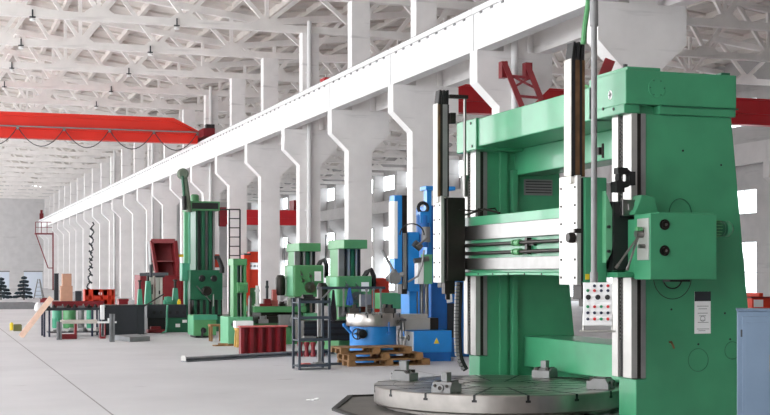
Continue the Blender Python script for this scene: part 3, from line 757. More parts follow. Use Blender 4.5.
P(MB().prism([(wt.x-.055, wt.z-.05), (wt.x+.055, wt.z-.05), (wt.x, wt.z+.06)], 'y', wt.y-.012, wt.y), 'warning_sign', YEL, bx)
P(MB().box((fb.x+.06, fb.y+.05, 0), (fb2.x, fb.y+.6, fb2.z)), 'plinth', DBLUE, B)
rl = at(405, 318.5, 25.9); rl2 = at(441, 330, 25.9)
P(MB().box((rl.x, rl.y, rl2.z), (rl2.x, rl.y+.3, rl.z)).box((rl.x-.1, rl.y+.1, rl.z), (rl2.x-.15, rl.y+.35, rl.z+.08)), 'tool_slide', STEELW, B, .006)
P(MB().box((rl2.x-.14, rl.y-.01, rl2.z-.005), (rl2.x+.03, rl.y+.3, rl.z+.005)), 'slide_end', DSTEEL, B)
hc = at(402, 338, 26.0)
hw_ = MB().ring(hc, .21, .018, 'x', 32, 8).tube(hc, hc+Vector((.28, 0, 0)), .03, 10).bar(hc-Vector((0, .2, 0)), hc+Vector((0, .2, 0)), .025, .02).bar(hc-Vector((0, 0, .2)), hc+Vector((0, 0, .2)), .025, .02, (0, 1, 0)).tube(hc+Vector((0, -.1, .17)), hc+Vector((-.12, -.1, .17)), .014, 8)
P(hw_, 'handwheel', STEELW, B, 0, True)
P(MB().lathe(hc+Vector((.14, 0, 0)), [(.06, 0), (.09, .03), (.09, .14), (.05, .17)], 16, 'x').lathe(hc+Vector((.3, .02, -.02)), [(.05, 0), (.05, .12)], 12, 'x'), 'feed_dial', BLACK, B, 0, True)
p = at(398, 321.5, 25.7)
P(MB().tube(p, at(406, 320, 25.8), .022, 8).lathe(p, [(.035, -.02), (.035, .02)], 10, 'x').tube(at(403, 320, 25.8), at(403, 331, 25.8), .03, 8), 'star_handle', STEEL, B, 0, True)
# vertical ram with white face and head
rt, rbm = at(394.5, 195, 26.2), at(394.5, 284, 26.2)
P(MB().box((rt.x, rt.y, rbm.z), (rt.x+.16, rt.y+.3, rt.z)), 'ram', BLUE, B, .008)
P(MB().box((rt.x-.012, rt.y+.0, rbm.z+.5), (rt.x, rt.y+.3, rt.z-.12)).box((rt.x-.0, rt.y-.012, rbm.z+.5), (rt.x+.06, rt.y, rt.z-.12)), 'ram_strip', PLASTW, B)
P(MB().box((rt.x+.16, rt.y+.02, rbm.z-.2), (rt.x+.27, rt.y+.26, rt.z)), 'ram_channel', DSTEEL, B, .004)
P(MB().box((rt.x+.18, rt.y-.03, rbm.z-.1), (rt.x+.24, rt.y+.02, rbm.z+1.0)), 'ram_rack', GREY, B)
hd = at(408, 232, 26.3)
P(MB().box((hd.x, hd.y, rbm.z-.15), (hd.x+.24, hd.y+.4, hd.z)).box((hd.x-.15, hd.y+.05, rbm.z+.05), (hd.x, hd.y+.3, rbm.z+.35)), 'ram_head', BLUE, B, .012)
m1 = at(423, 222, 26.5)
P(MB().lathe(Vector((m1.x, m1.y, m1.z-.5)), [(.11, 0), (.11, .25), (.13, .26), (.13, .62), (.1, .66)], 20), 'feed_motor', DBLUE, B, 0, True)
P(MB().ring(Vector((m1.x, m1.y, m1.z+.28)), .1, .035, 'y', 20, 8), 'hose_loop', RUBBER, B, 0, True)
P(MB().box((m1.x-.1, m1.y-.12, m1.z-.02), (m1.x+.1, m1.y+.1, m1.z+.2)), 'motor_terminal', BLUE, B, .008)
P(MB().lathe(Vector((m1.x+.02, m1.y-.1, m1.z-.4)), [(.09, 0), (.09, .3)], 16), 'reducer', GREY, B, 0, True)
p = at(412, 235, 26)
P(MB().path([p+Vector((.25*math.cos(math.radians(a)), 0, .22*math.sin(math.radians(a)))) for a in range(0, 190, 12)], .014, 6), 'hose', BLACK, B)
P(MB().path([at(408, 282, 25.8), at(418, 276, 25.8), at(422, 265, 25.8), at(424, 250, 25.8)], .022, 6), 'hose', GREY, B, 0, True)
tp, tq = at(427, 190, 27), at(427, 262, 27)
P(MB().box((tp.x, tp.y, tq.z), (tp.x+.1, tp.y+.2, tp.z)).box((tp.x-.04, tp.y-.05, tp.z), (tp.x+.6, tp.y+.3, tp.z+.08)), 'mast', BLUE, B, .006)
p = at(414, 243, 25.9)
P(MB().tube(p, p+Vector((.14, 0, -.1)), .07, 14).tube(p+Vector((.0, .0, -.35)), p+Vector((.3, 0, -.3)), .05, 12).tube(at(417, 246, 25.8), at(427, 238, 25.8), .02, 8), 'tool_turret', STEEL, B, 0, True)
pw = at(418, 262, 26); pw2 = at(430, 284, 26)
P(MB().box((pw.x, pw.y, pw2.z), (pw.x+.12, pw.y+.2, pw.z+.05)), 'gauge_panel', PLASTW, B, .004)
P(MB().box((pw.x+.13, pw.y, pw2.z), (pw.x+.3, pw.y+.2, pw.z+.15)), 'terminal_box', LGREEN, B, .004)
p, q = at(382, 250, 25.9), at(399, 281, 25.9)
P(MB().tube(p, q, .03, 10).tube(p.lerp(q, .65), q, .06, 10).tube(at(386, 279, 25.8), at(404, 274, 25.8), .05, 10).lathe(at(394, 278, 25.8), [(.12, -.08), (.12, .08)], 14, 'y'), 'boring_head', GREY, B, 0, True)
p = at(446, 297, 26.9)
P(MB().prism([(p.x, p.z), (p.x+.12, p.z+.1), (p.x+.14, p.z-.1), (p.x+.02, p.z-.12)], 'y', p.y-.01, p.y), 'paper_sheet', PLASTW, B)

# ------------------------------------------------------------------ pallets
def pallet(cx, cy, z, w_, d_, rz, label):
    t = thing('wooden_pallet', label, 'pallet', (cx, cy, z), 'stacked wooden pallets')
    R_ = Matrix.Rotation(rz, 3, 'Z'); c = Vector((cx, cy, z))
    def bx(a, b):
        m_ = MB().box((a[0], a[1], a[2]*.83), (b[0], b[1], b[2]*.83))
        for i in range(len(m_.v)): m_.v[i] = c + R_ @ m_.v[i]
        return m_
    for j in range(3):
        yy = -d_/2+.05+(d_-.1)*j/2
        P(bx((-w_/2, yy-.05, 0), (w_/2, yy+.05, .022)), 'bottom_board', PALLETW, t)
        for i in range(3):
            xx = -w_/2+.07+(w_-.14)*i/2
            P(bx((xx-.07, yy-.05, .022), (xx+.07, yy+.05, .1)), 'block', PALLETW, t)
    for i in range(3):
        xx = -w_/2+.07+(w_-.14)*i/2
        P(bx((xx-.06, -d_/2, .1), (xx+.06, d_/2, .12)), 'stringer', PALLETW, t)
    for j in range(7):
        yy = -d_/2+.06+(d_-.12)*j/6
        P(bx((-w_/2, yy-.045, .12), (w_/2, yy+.045, .14)), 'top_board', PALLETW, t)
for px, z, w_, rz, lb in ((384, 0, 1.6, 0, 'bottom'), (380, .1165, 1.46, .02, 'middle'), (370, .233, 1.38, -.02, 'top')):
    c_ = gr(px, 366); pallet(c_.x+.12, gr(384, 366).y+.38, z, w_, .72, rz, lb+' pallet of the stack before the blue lathe')

# ------------------------------------------------------------------ tool rack and shelf
fl = gr(299.5, 370); frr = gr(330.5, 369.5)
RK = thing('steel_shelf', 'grey steel shelf rack with four trays, left of the wooden pallets', 'shelf', (fl.x+.28, fl.y+.25, 0))
dv = Vector((frr.x-fl.x, frr.y-fl.y, 0)); wv = Vector((.55, 0, 0)); bv = Vector((0, .42, 0)); f0 = Vector((fl.x, fl.y, 0))
for a_ in (f0, f0+wv, f0+bv, f0+wv+bv):
    P(MB().box((a_.x-.02, a_.y-.02, 0), (a_.x+.02, a_.y+.02, 1.27)), 'post', BGREY, RK)
for z in (.07, .53, .92, 1.2):
    P(MB().box((f0.x-.02, f0.y-.025, z-.02), (f0.x+.57, f0.y+.445, z)).box((f0.x-.022, f0.y-.03, z-.02), (f0.x+.572, f0.y-.022, z+.03)), 'shelf_tray', BGREY, RK)
for i, (dx, dy, z, sx, sy, sz, m_, nm, lb, ct) in enumerate((
        (.16, .12, 1.2, .32, .2, .11, BLACK, 'tool_holder', 'black tool holder lying on the top tray of the shelf rack', 'tool'),
        (.36, .2, 1.2, .18, .16, .05, DSTEEL, 'metal_part', 'flat dark metal part on the right of the top tray', 'metal part'),
        (.2, .2, .53, .3, .14, .05, GREY, 'metal_part', 'pale grey metal bar on the third tray of the shelf rack', 'metal part'),
        (.42, .2, .53, .12, .2, .04, DSTEEL, 'metal_part', 'small dark metal part at the right of the third tray', 'metal part'),
        (.16, .15, .07, .2, .16, .035, REDPINK, 'metal_part', 'faded red metal part on the bottom tray of the shelf rack', 'metal part'),
        (.4, .2, .07, .2, .2, .045, GREY, 'metal_part', 'grey metal plate on the bottom tray of the shelf rack', 'metal part'))):
    c_ = Vector((f0.x+dx, f0.y+dy, z))
    solo(MB().cb(c_, sx, sy, sz*.6, .1*i).cb(c_+Vector((.02, 0, sz*.6)), sx*.6, sy*.6, sz*.6, -.1).tube(c_+Vector((-.06, -sy/2, sz*.7)), c_+Vector((-.06, sy/2, sz*.7)), .02, 8), nm, m_, lb, ct, None, .004)
# hanging tool stand
s0, s1 = at(319.5, 288, 24.9), at(391, 288, 24.9)
TS = thing('tool_stand', 'grey tool stand with a long horizontal hanging rail behind the shelf rack', 'stand', (s0.x, s0.y, 0))
P(MB().box((s0.x-.035, s0.y-.035, 0), (s0.x+.035, s0.y+.035, s0.z+.02)), 'post', GREY, TS)
P(MB().bar((s0.x, s0.y, s0.z-.25), (s0.x+.25, s0.y, s0.z), .03, .03), 'brace', GREY, TS)
P(MB().box((s0.x-.05, s0.y-.02, s0.z-.025), (s1.x+.03, s0.y+.02, s0.z+.025)), 'hanging_rail', BGREY, TS)
P(MB().box((s0.x-.03, s0.y-.3, 0), (s0.x+.03, s0.y+.3, .04)).box((s0.x-.2, s0.y-.03, 0), (s0.x+.5, s0.y+.03, .04)), 'foot', BGREY, TS)
for px, lb in ((346, 'steel spanner hanging between the dark cloth and the blue cloth'), (371.5, 'steel spanner hanging right of the blue cloth'),
               (379.5, 'thin steel spanner hanging second from the right on the rail'), (387.5, 'steel spanner hanging at the right end of the rail')):
    a = at(px, 289, 24.88); a.y = s0.y-.031; zb = H-39*24.8/FPX
    mb = MB().box((a.x-.014, a.y-.008, zb), (a.x+.014, a.y+.008, a.z)).ring((a.x, a.y, zb-.02), .028, .012, 'y', 14, 6).lathe((a.x, a.y, a.z-.02), [(.026, -.01), (.026, .01)], 14, 'y')
    solo(mb, 'spanner', GREY, lb, 'spanner', 'spanners on the hanging rail')
def rag(px, w_, y0p, y1p, m_, lb):
    a = at(px, y0p, 24.86); a.y = s0.y-.06; zb = H-(y1p-274)*24.75/FPX
    mb = MB(); nx, nz = 8, 8
    for s_ in (0, 1):
        for i in range(nx+1):
            for j in range(nz+1):
                u = i/nx-.5; v = j/nz
                ww = w_*(.35+.65*min(1, v*1.5))
                mb.v.append(Vector((a.x+u*ww, a.y+.025*math.sin(u*16+v*2)*(.4+v)+.012*s_, a.z+(zb-a.z)*v*(1-.12*abs(u)))))
    M = (nx+1)*(nz+1)
    for s_ in (0, 1):
        for i in range(nx):
            for j in range(nz):
                q = i*(nz+1)+j+s_*M; mb.f.append([q, q+1, q+nz+2, q+nz+1])
    for j in range(nz):
        mb.f.append([j, j+1, j+1+M, j+M]); q = nx*(nz+1)+j; mb.f.append([q, q+1, q+1+M, q+M])
    for i in range(nx):
        q = i*(nz+1); mb.f.append([q, q+nz+1, q+nz+1+M, q+M]); q += nz; mb.f.append([q, q+nz+1, q+nz+1+M, q+M])
    solo(mb, 'cloth', m_, lb, 'cloth', None, 0, True)
rag(352.5, .13, 288, 306, RAGB, 'blue cloth hanging from the tool rail')
rag(334.5, .12, 290, 322, RAGD, 'dark cloth hanging from the left of the tool rail')

# ------------------------------------------------------------------ green boring mills
def mill(px0, px1, pytop, t, hpx0, hpx1, hy0, hy1, label, dc):
    a, b = at(px0, pytop, t), at(px1, pytop, t)
    x0, x1, y, z = a.x, b.x, a.y, a.z
    M = thing('boring_mill', label, 'machine', ((x0+x1)/2, y+.5, 0))
    P(MB().box((x0+.03, y+.5, .5), (x1-.03, y+dc-.05, z-.18)), 'column', GREEN2, M, .015)
    P(MB().box((x0, y, z-.2), (x1, y+dc, z)), 'column_cap', GREEN2, M, .012)
    ww = x1-x0
    for f0_, f1_, m_ in ((.02, .26, GREY), (.3, .36, BLACK), (.4, .5, STEELW), (.54, .7, DGREEN), (.74, .82, STEELW), (.86, .96, BLACK)):
        P(MB().box((x0+ww*f0_, y+.43, .75), (x0+ww*f1_, y+.51, z-.2)), 'guideway', m_, M)
    h0, h1 = at(hpx0, hy0, t-.5), at(hpx1, hy1, t-.5)
    hd = P(MB().box((h0.x, h0.y, h1.z), (h1.x, h0.y+.95, h0.z)), 'spindle_head', GREEN2, M, .03)
    P(MB().box((h0.x-.015, h0.y+.05, h1.z+.02), (h0.x, h0.y+.58, h0.z-.02)), 'head_cover', LGREEN, hd, .01)
    hw_, hh = h1.x-h0.x, h0.z-h1.z
    c = Vector((h0.x+hw_*.5, h0.y, h1.z+hh*.3))
    P(MB().lathe(c, [(.13, -.1), (.13, -.07), (.06, -.07), (.06, 0)], 24, 'y').tube(c+Vector((0, -.1, 0)), c+Vector((0, -.22, 0)), .045, 12), 'spindle', STEEL, hd, 0, True)
    for fx, fz in ((.25, .7), (.3, .5), (.55, .65), (.62, .45)):
        p = Vector((h0.x+hw_*fx, h0.y, h1.z+hh*fz))
        P(MB().tube(p, p+Vector((0, -.05, 0)), .03, 10).tube(p+Vector((0, -.05, 0)), p+Vector((-.05, -.08, .09)), .01, 6), 'lever', STEEL, hd, 0, True)
    P(MB().box((h0.x+hw_*.68, h0.y-.01, h1.z+hh*.5), (h0.x+hw_*.9, h0.y, h1.z+hh*.8)), 'chart_plate', PLASTW, hd)
    P(MB().path([(x1-.05, y+.2, h0.z-.1), (x1+.02, y+.1, h0.z+.08), (x1+.1, y+.05, h0.z+.14), (x1+.16, y+.05, h0.z), (x1+.17, y+.1, h0.z-.3)], .06, 8), 'cable_chain', RUBBER, M, 0, True)
    c = Vector((h0.x-.14, y+.3, h1.z+hh*.1))
    P(MB().lathe(c+Vector((0, 0, -.05)), [(.1, 0), (.12, .05), (.12, .42), (.08, .5)], 18), 'drive_motor', DSTEEL, M, 0, True)
    P(MB().path([(x0+.1, y+dc-.1, z), (x0+.0, y+dc-.02, z+.06), (x0-.05, y+dc, z+.14), (x0-.06, y+dc, z-.5)], .012, 6), 'cable', CHAR, M)
    P(MB().box((x0-.15, y-.1, 0), (x1+.15, y+1.3, .5)), 'column_base', GREEN2, M, .015)
    return M, x0, x1, y, z
M1, ax0, ax1, ay, az = mill(299, 323, 243, 32.5, 294, 327, 265, 297, 'green boring mill with square column, left of the shelf rack top', 1.2)
# long bed, end column and table of the first mill
e0 = at(227, 259, 32.6); e1 = at(241, 259, 32.6)
bed = P(MB().box((e1.x, ay-.1, .0), (ax0-.1, ay+.9, .42)).box((e0.x, ay-.05, .42), (ax0, ay+.15, .52)).box((e0.x, ay+.6, .42), (ax0, ay+.8, .52)), 'bed', GREEN2, M1, .01)
P(MB().box((e0.x, ay-.05, .6), (e0.x+.1, ay+.5, e0.z)).box((e1.x-.06, ay-.05, .6), (e1.x, ay+.5, e0.z)).box((e0.x, ay+.3, .6), (e1.x, ay+.5, e0.z)).box((e0.x-.01, ay-.07, e0.z-.16), (e1.x+.01, ay+.52, e0.z)), 'end_column', GREEN2, M1, .01)
P(MB().box((e0.x+.11, ay+.15, .6), (e0.x+.17, ay+.31, e0.z-.1)).tube((e0.x+.22, ay+.1, .6), (e0.x+.22, ay+.1, e0.z-.1), .03, 10), 'guideway', STEEL, M1)
P(MB().box((e0.x+.08, ay-.12, 1.25), (e1.x+.02, ay+.1, 1.5)).box((e0.x+.12, ay-.16, 1.3), (e0.x+.26, ay-.1, 1.42)), 'steady_bearing', GREEN2, M1, .012)
P(MB().box((e0.x-.16, ay-.2, 0), (e1.x+.12, ay+.7, .68)), 'end_base', LGREEN, M1, .015)
P(MB().lathe((e0.x-.02, ay-.21, .5), [(.05, -.03), (.06, 0), (.06, .03)], 14, 'y'), 'base_knob', BLACK, M1, 0, True)
tx0 = e1.x+.25
P(MB().box((tx0, ay-.15, .52), (tx0+1.1, ay+.95, .68)).box((tx0+.1, ay-.05, .68), (tx0+.95, ay+.85, .78)), 'saddle', DSTEEL, M1, .01)
P(MB().box((tx0-.1, ay-.2, .78), (tx0+1.2, ay+.9, .92)), 'work_table', GREEN2, M1, .01)
P(MB().box((tx0+.5, ay-.35, .45), (tx0+1.0, ay-.1, .72)).lathe((tx0+.85, ay-.36, .6), [(.12, -.06), (.12, 0)], 18, 'y'), 'apron', GREY, M1, .01)
P(MB().box((tx0+1.15, ay-.3, .45), (tx0+1.5, ay-.05, .75)), 'apron_box', LGREEN, M1, .01)
for i, (dx, z, sx, sz, m_, nm, lb, ct) in enumerate((
        (.05, .92, .09, .5, PLASTW, 'steel_post', 'white cylindrical post on the left of the boring mill table', 'post'),
        (.32, .92, .06, .62, CHAR, 'clamp_bolt', 'tall dark clamping bolt beside the white post', 'bolt'),
        (.5, .92, .2, .4, REDPINK, 'steel_bracket', 'faded red bracket plate standing on the boring mill table', 'bracket'),
        (.24, .92, .3, .18, MAROON, 'steel_block', 'maroon block lying between the white post and the red bracket', 'block'),
        (.95, .92, .55, .2, GREY, 'angle_plate', 'grey angle plate with a red edge on the boring mill table', 'metal part'))):
    c_ = Vector((tx0+dx, ay+.1+.12*(i % 3), z))
    if sx < .1: mb = MB().tube(c_, c_+Vector((0, 0, sz)), sx/2, 14).tube(c_, c_+Vector((0, 0, .06)), sx*.8, 14).tube(c_+Vector((0, 0, sz*.7)), c_+Vector((0, 0, sz*.8)), sx*.7, 14)
    else: mb = MB().cb(c_, sx, .2, sz*.35).cb(c_+Vector((sx*.15, 0, sz*.35)), sx*.55, .14, sz*.65)
    solo(mb, nm, m_, lb, ct, None, .006)
p = Vector((e1.x+.08, ay-.02, .68))
solo(MB().tube(p, p+Vector((0, 0, .45)), .05, 14).tube(p, p+Vector((0, 0, .1)), .07, 14).tube(p+Vector((0, 0, .45)), p+Vector((0, 0, .5)), .03, 10), 'steel_cylinder', STEEL, 'bright steel cylinder standing at the foot of the green end column', 'cylinder', None, 0, True)
for i, (dx, dy, z, sx, sz, m_, lb) in enumerate(((.12, -.22, .42, .22, .16, GREY, 'grey block on the mill bed below the white post'), (1.12, .05, .92, .16, .12, LGREEN, 'pale green tool block at the right end of the boring mill table'),
        (.62, -.05, .92, .14, .1, DSTEEL, 'small dark clamp in front of the red bracket'), (.78, -.1, .92, .1, .16, STEELW, 'small bright clamp between the red bracket and the angle plate'))):
    c_ = Vector((tx0+dx, ay+dy, z if z > .5 else .52))
    solo(MB().cb(c_, sx, .14, sz*.6).cb(c_+Vector((-sx*.1, 0, sz*.6)), sx*.5, .1, sz*.5).tube(c_+Vector((sx*.3, 0, sz*.6)), c_+Vector((sx*.3, 0, sz*1.2)), .018, 8), 'clamp_block', m_, lb, 'metal part', None, .004)
M2, *_r = mill(344, 370, 239.5, 29.3, 338, 376, 276, 307, 'green boring mill with silver guideways, directly left of the blue lathe', 1.25)
a, b = at(377, 278, 29.8), at(394, 294, 29.8)
P(MB().box((a.x-.2, a.y+.2, .5), (b.x, a.y+.8, a.z)), 'electric_box', ORANGE, M2, .01)
a, b = at(394, 293, 28.3), at(411, 309, 28.3)
P(MB().box((a.x-.3, a.y, b.z), (b.x, a.y+.4, a.z)), 'slide_cover', GREEN2, M2, .01)
P(MB().box((b.x, a.y-.01, b.z-.02), (b.x+.05, a.y+.4, a.z+.02)), 'slide_edge', PLASTW, M2)
a, b = at(341, 304, 28.4), at(378, 317, 28.4)
P(MB().box((a.x-.9, a.y-.3, .3), (b.x+.3, a.y+.4, .72)), 'bed', DSTEEL, M2, .01)
for i in range(3): PE(MB().box((a.x-.9, a.y-.32, .33+i*.13), (b.x+.3, a.y-.29, .4+i*.13)), 'bed_slot', BLACK, M2)
a = at(366, 301, 28.0)
P(MB().box((a.x-.12, a.y, a.z-.12), (a.x+.12, a.y+.1, a.z+.14)).lathe((a.x, a.y-.01, a.z), [(.04, -.01), (.04, .01)], 12, 'y'), 'gauge_box', GREY, M2, .008)
# low pallets / timber under the mill seen through the rack
a = at(300, 334, 30)
# red corrugated block
a, b = gr(241, 356), gr(290, 356); zt = H-52*27.7/FPX
C = MB(); n = 5; w_ = (b.x-a.x)/n
prof = []
for i in range(n):
    x = a.x+i*w_; prof += [(x, a.y), (x+w_*.38, a.y), (x+w_*.5, a.y+.12), (x+w_*.88, a.y+.12)]
prof += [(b.x, a.y)]
C.prism(prof+[(b.x, a.y+.2), (a.x, a.y+.2)], 'z', 0, zt-.03)
RB = thing('steel_trough', 'dark red corrugated steel trough standing on the floor left of the shelf rack', 'trough', ((a.x+b.x)/2, a.y+.1, 0))
P(C, 'corrugated_side', MAROON, RB)
P(MB().box((a.x-.03, a.y-.03, zt-.03), (b.x+.03, a.y+.22, zt)).box((a.x-.03, a.y-.03, 0), (b.x+.02, a.y-.0, .03)), 'rim', REDPINK, RB)
# small red castings behind the shelf
for i, px in enumerate((302, 308.5, 315, 324)):
    c_ = gr(px, 357); c_.y += .15
    solo(MB().lathe(c_, [(.055, 0), (.06, .05), (.04, .1), (.04, .2), (.06, .26), (.055, .3)], 18), 'red_casting', MAROON, 'small red casting on the floor behind the shelf rack, %s from the left' % ORD[i], 'casting', 'red castings behind the shelf', 0, True)
# long bar on the floor
a, b = gr(184, 362), gr(331, 353.5)
LB = thing('steel_section', 'long grey steel section lying across the floor before the red trough', 'steel bar', ((a+b)/2))
a.z = b.z = .075
P(MB().bar(a, b, .18, .03).bar(a+Vector((0, 0, -.06)), b+Vector((0, 0, -.06)), .18, .03).bar(a+Vector((0, .03, -.03)), b+Vector((0, .03, -.03)), .04, .06), 'section_body', CONC, LB)
d_ = (a-b).normalized()
P(MB().bar(a+d_*.001, a+d_*.02, .15, .1), 'section_end', STEELW, LB)
# stools / timber near the end base
a = gr(244, 347)
t = thing('wooden_stool', 'small yellow wooden stool beside the red trough', 'stool', (a.x, a.y, 0))
P(MB().cb((a.x, a.y, .4), .4, .3, .05), 'seat', mat('stool_yellow_wood', (204, 160, 84), .6, 0, .12, 7), t)
for dx in (-.16, .16):
    for dy in (-.11, .11): P(MB().bar((a.x+dx, a.y+dy, .4), (a.x+dx*1.15, a.y+dy*1.15, 0), .05, .05), 'leg', MATS['stool_yellow_wood'], t)
P(MB().cb((a.x, a.y-.12, .15), .34, .03, .05), 'stretcher', MATS['stool_yellow_wood'], t)
solo(MB().cb((a.x-.02, a.y, .45), .42, .3, .16), 'white_box', PLASTW, 'white carton sitting on the small wooden stool', 'box', None, .01)
a = gr(219, 342); t = thing('wooden_stool', 'low wooden stool behind the green control box', 'stool', (a.x, a.y+.4, 0))
P(MB().cb((a.x, a.y+.4, .38), .34, .3, .05), 'seat', PALLETW, t)
for dx in (-.13, .13):
    for dy in (-.11, .11): P(MB().cb((a.x+dx, a.y+.4+dy, 0), .05, .05, .38), 'leg', PALLETW, t)
a = gr(220, 346)
solo(MB().cb(a, .3, .2, .03, .2).cb(a+Vector((.08, .05, .03)), .22, .12, .03, -.3).cb(a+Vector((.22, -.05, 0)), .16, .1, .05, .5), 'timber_offcut', PALLETW, 'orange timber offcuts lying at the foot of the green end base', 'timber')

# green control box
a, b = gr(194, 338), gr(223, 340); zt = H-43*a.length/FPX if False else .6
t = thing('control_console', 'low light green steel console box on the floor left of the small stool', 'console', ((a.x+b.x)/2, a.y+.4, 0))
P(MB().box((a.x, a.y, .06), (b.x+.1, a.y+.85, zt)), 'console_body', GREEN2, t, .015)
P(MB().box((a.x-.015, a.y+.02, .08), (a.x, a.y+.83, zt-.02)), 'lit_side', LGREEN, t)  # paler green sheet paints the left face as lit
P(MB().box((a.x-.02, a.y-.02, zt-.12), (b.x+.12, a.y+.02, zt+.015)), 'top_edge', TEAL, t, .006)
P(MB().box((a.x+.05, a.y+.05, 0), (b.x, a.y+.8, .06)), 'plinth', BLACK, t)
P(MB().lathe(((a.x+b.x)/2, a.y-.01, .2), [(.07, -.04), (.08, 0)], 14, 'y').tube(((a.x+b.x)/2-.05, a.y-.03, 0.02), ((a.x+b.x)/2-.02, a.y-.03, .22), .03, 8), 'drain_pump', BLACK, t, 0, True)

# ------------------------------------------------------------------ dark green floor borer
o0 = at(190, 201, 40.); o1 = at(222, 201, 40.)
D = thing('floor_borer', 'tall dark green boring machine with a ladder and a hooked cable arm', 'machine', ((o0.x+o1.x)/2, o0.y+.6, 0))
X0, X1, YY, ZT = o0.x, o1.x, o0.y, o0.z
P(MB().box((X0+.22, YY+.25, .5), (X1-.12, YY+1.2, ZT-.25)), 'column', DGREEN, D, .015)
for dx, w_, m_ in ((.27, .08, BLACK), (.38, .1, DGREEN), (.5, .07, STEEL), (.6, .1, DGREEN), (.73, .06, GREY)):
    P(MB().box((X0+dx, YY+.18, .9), (X0+dx+w_, YY+.26, ZT-.25)), 'guideway', m_, D)
tb = P(MB().box((X0, YY, ZT-.28), (X1, YY+1.3, ZT)), 'top_box', GREEN2, D, .012)
P(MB().box((X0+.06, YY-.012, ZT-.23), (X1-.05, YY, ZT-.05)), 'top_panel', BLACK, tb)
P(MB().lathe((X0+.2, YY+.3, ZT), [(.13, 0), (.13, .18), (.08, .22)], 16), 'lift_motor', GREEN2, tb, 0, True)
h0, h1 = at(190, 270, 39.3), at(225, 300, 39.3)
hd = P(MB().box((h0.x, h0.y, h1.z), (h1.x, h0.y+.8, h0.z)), 'spindle_head', DGREEN, D, .02)
for px in (202, 214):
    c_ = at(px, 278.5, 39.25); P(MB().lathe(c_, [(.07, -.03), (.1, 0)], 20, 'y').lathe(c_, [(.03, -.06), (.03, 0)], 12, 'y'), 'dial', BLACK, hd, 0, True)
c_ = at(206, 291, 39.2)
P(MB().lathe(c_, [(.12, -.25), (.14, -.2), (.14, 0)], 20, 'y'), 'spindle', DSTEEL, hd, 0, True)
P(MB().tube(c_+Vector((-.3, -.1, .15)), c_+Vector((.1, -.2, -.3)), .02, 8).tube(c_+Vector((.2, -.1, -.1)), c_+Vector((.2, -.1, -.45)), .02, 8), 'lever', STEEL, hd)
P(MB().box((h0.x+.1, h0.y+.05, .45), (h1.x, h0.y+.9, h1.z)), 'saddle', BLACK, D, .01)
k_ = MB()
for i in range(5): k_.box((h0.x+.12+.18*i, h0.y+.0, .5), (h0.x+.2+.18*i, h0.y+.06, h1.z))
PE(k_, 'saddle_rib', DGREEN, D)
P(MB().box((X0-.9, YY-.6, 0), (X1+.9, YY+1.3, .45)), 'bed', DGREEN, D, .015)
a, b = at(182, 263, 39.6), at(190.5, 281, 39.6)
P(MB().box((a.x, a.y, b.z), (b.x, a.y+.4, a.z)), 'electric_box', TEAL, D, .012)
P(MB().box((a.x+.1, a.y+.1, .4), (a.x+.2, a.y+.3, b.z)), 'box_stand', TEAL, D)
a = at(186, 212, 40.2); b = at(186, 264, 40.2)
P(MB().box((a.x-.05, a.y, b.z), (a.x+.1, a.y+.15, a.z)), 'cable_mast', LGREEN, D)
P(MB().tube(at(189.5, 212, 40), at(189.5, 264, 40), .03, 8), 'cable_pipe', TEAL, D)
hp = [at(189, 212, 40), at(187.5, 200, 40), at(186, 187, 40), at(184.5, 178, 40), at(183.5, 173, 40)]
P(MB().path(hp, .085, 10), 'cable_arm', mat('grey_green_hose', (104, 116, 100), .6, 0, .15, 8), D, 0, True)
c_ = at(182.8, 174, 40)
P(MB().lathe(c_, [(.12, -.12), (.17, -.06), (.17, .06), (.12, .12)], 18, 'y'), 'arm_pulley', MATS['grey_green_hose'], D, 0, True)
P(MB().tube(at(182.5, 176, 39.9), at(184.5, 204, 39.9), .045, 8), 'arm_hose', DGREEN, D, 0, True)
P(MB().tube(at(184, 196, 39.8), at(184.5, 210, 39.8), .07, 10), 'hose_weight', BLACK, D, 0, True)
P(MB().path([at(215, 258, 39.2), at(218, 257, 39.2), at(220, 262, 39.2), at(222, 268, 39.2), at(222, 273, 39.2)], .07, 8), 'hose', RUBBER, D, 0, True)
a, b = at(229.3, 209.5, 40.5), at(240, 209.5, 40.5)
ld = P(MB().bar(at(214, 209.5, 40.5), b, .04, .04).tube((a.x, a.y, .0), a, .025, 8).tube((b.x, b.y, 0), b, .025, 8), 'ladder', BLACK, D)
k_ = MB()
for i in range(12): k_.tube((a.x, a.y, .3+.28*i), (b.x, b.y, .3+.28*i), .018, 6)
PE(k_, 'ladder_rung', BLACK, ld)
P(MB().tube(at(219, 209, 40.4), at(219, 226, 40.4), .02, 6), 'ladder_stay', BLACK, ld)
P(MB().box((X1-.1, YY+.3, 1.9), (X1+.05, YY+.7, 2.3)), 'junction_box', ORANGE, D, .01)

# ------------------------------------------------------------------ red press with raised lid
a, b = at(140, 275, 43), at(187, 310, 43)
t = thing('red_press', 'dark red steel housing with a tall raised open hood', 'machine', ((a.x+b.x)/2, a.y+.5, 0))
P(MB().box((a.x, a.y, 0), (b.x, a.y+1.2, a.z)), 'housing', DMAROON, t, .02)
P(MB().box((b.x-.12, a.y-.06, .3), (b.x+.02, a.y, a.z+.02)), 'corner_post', MAROON, t)
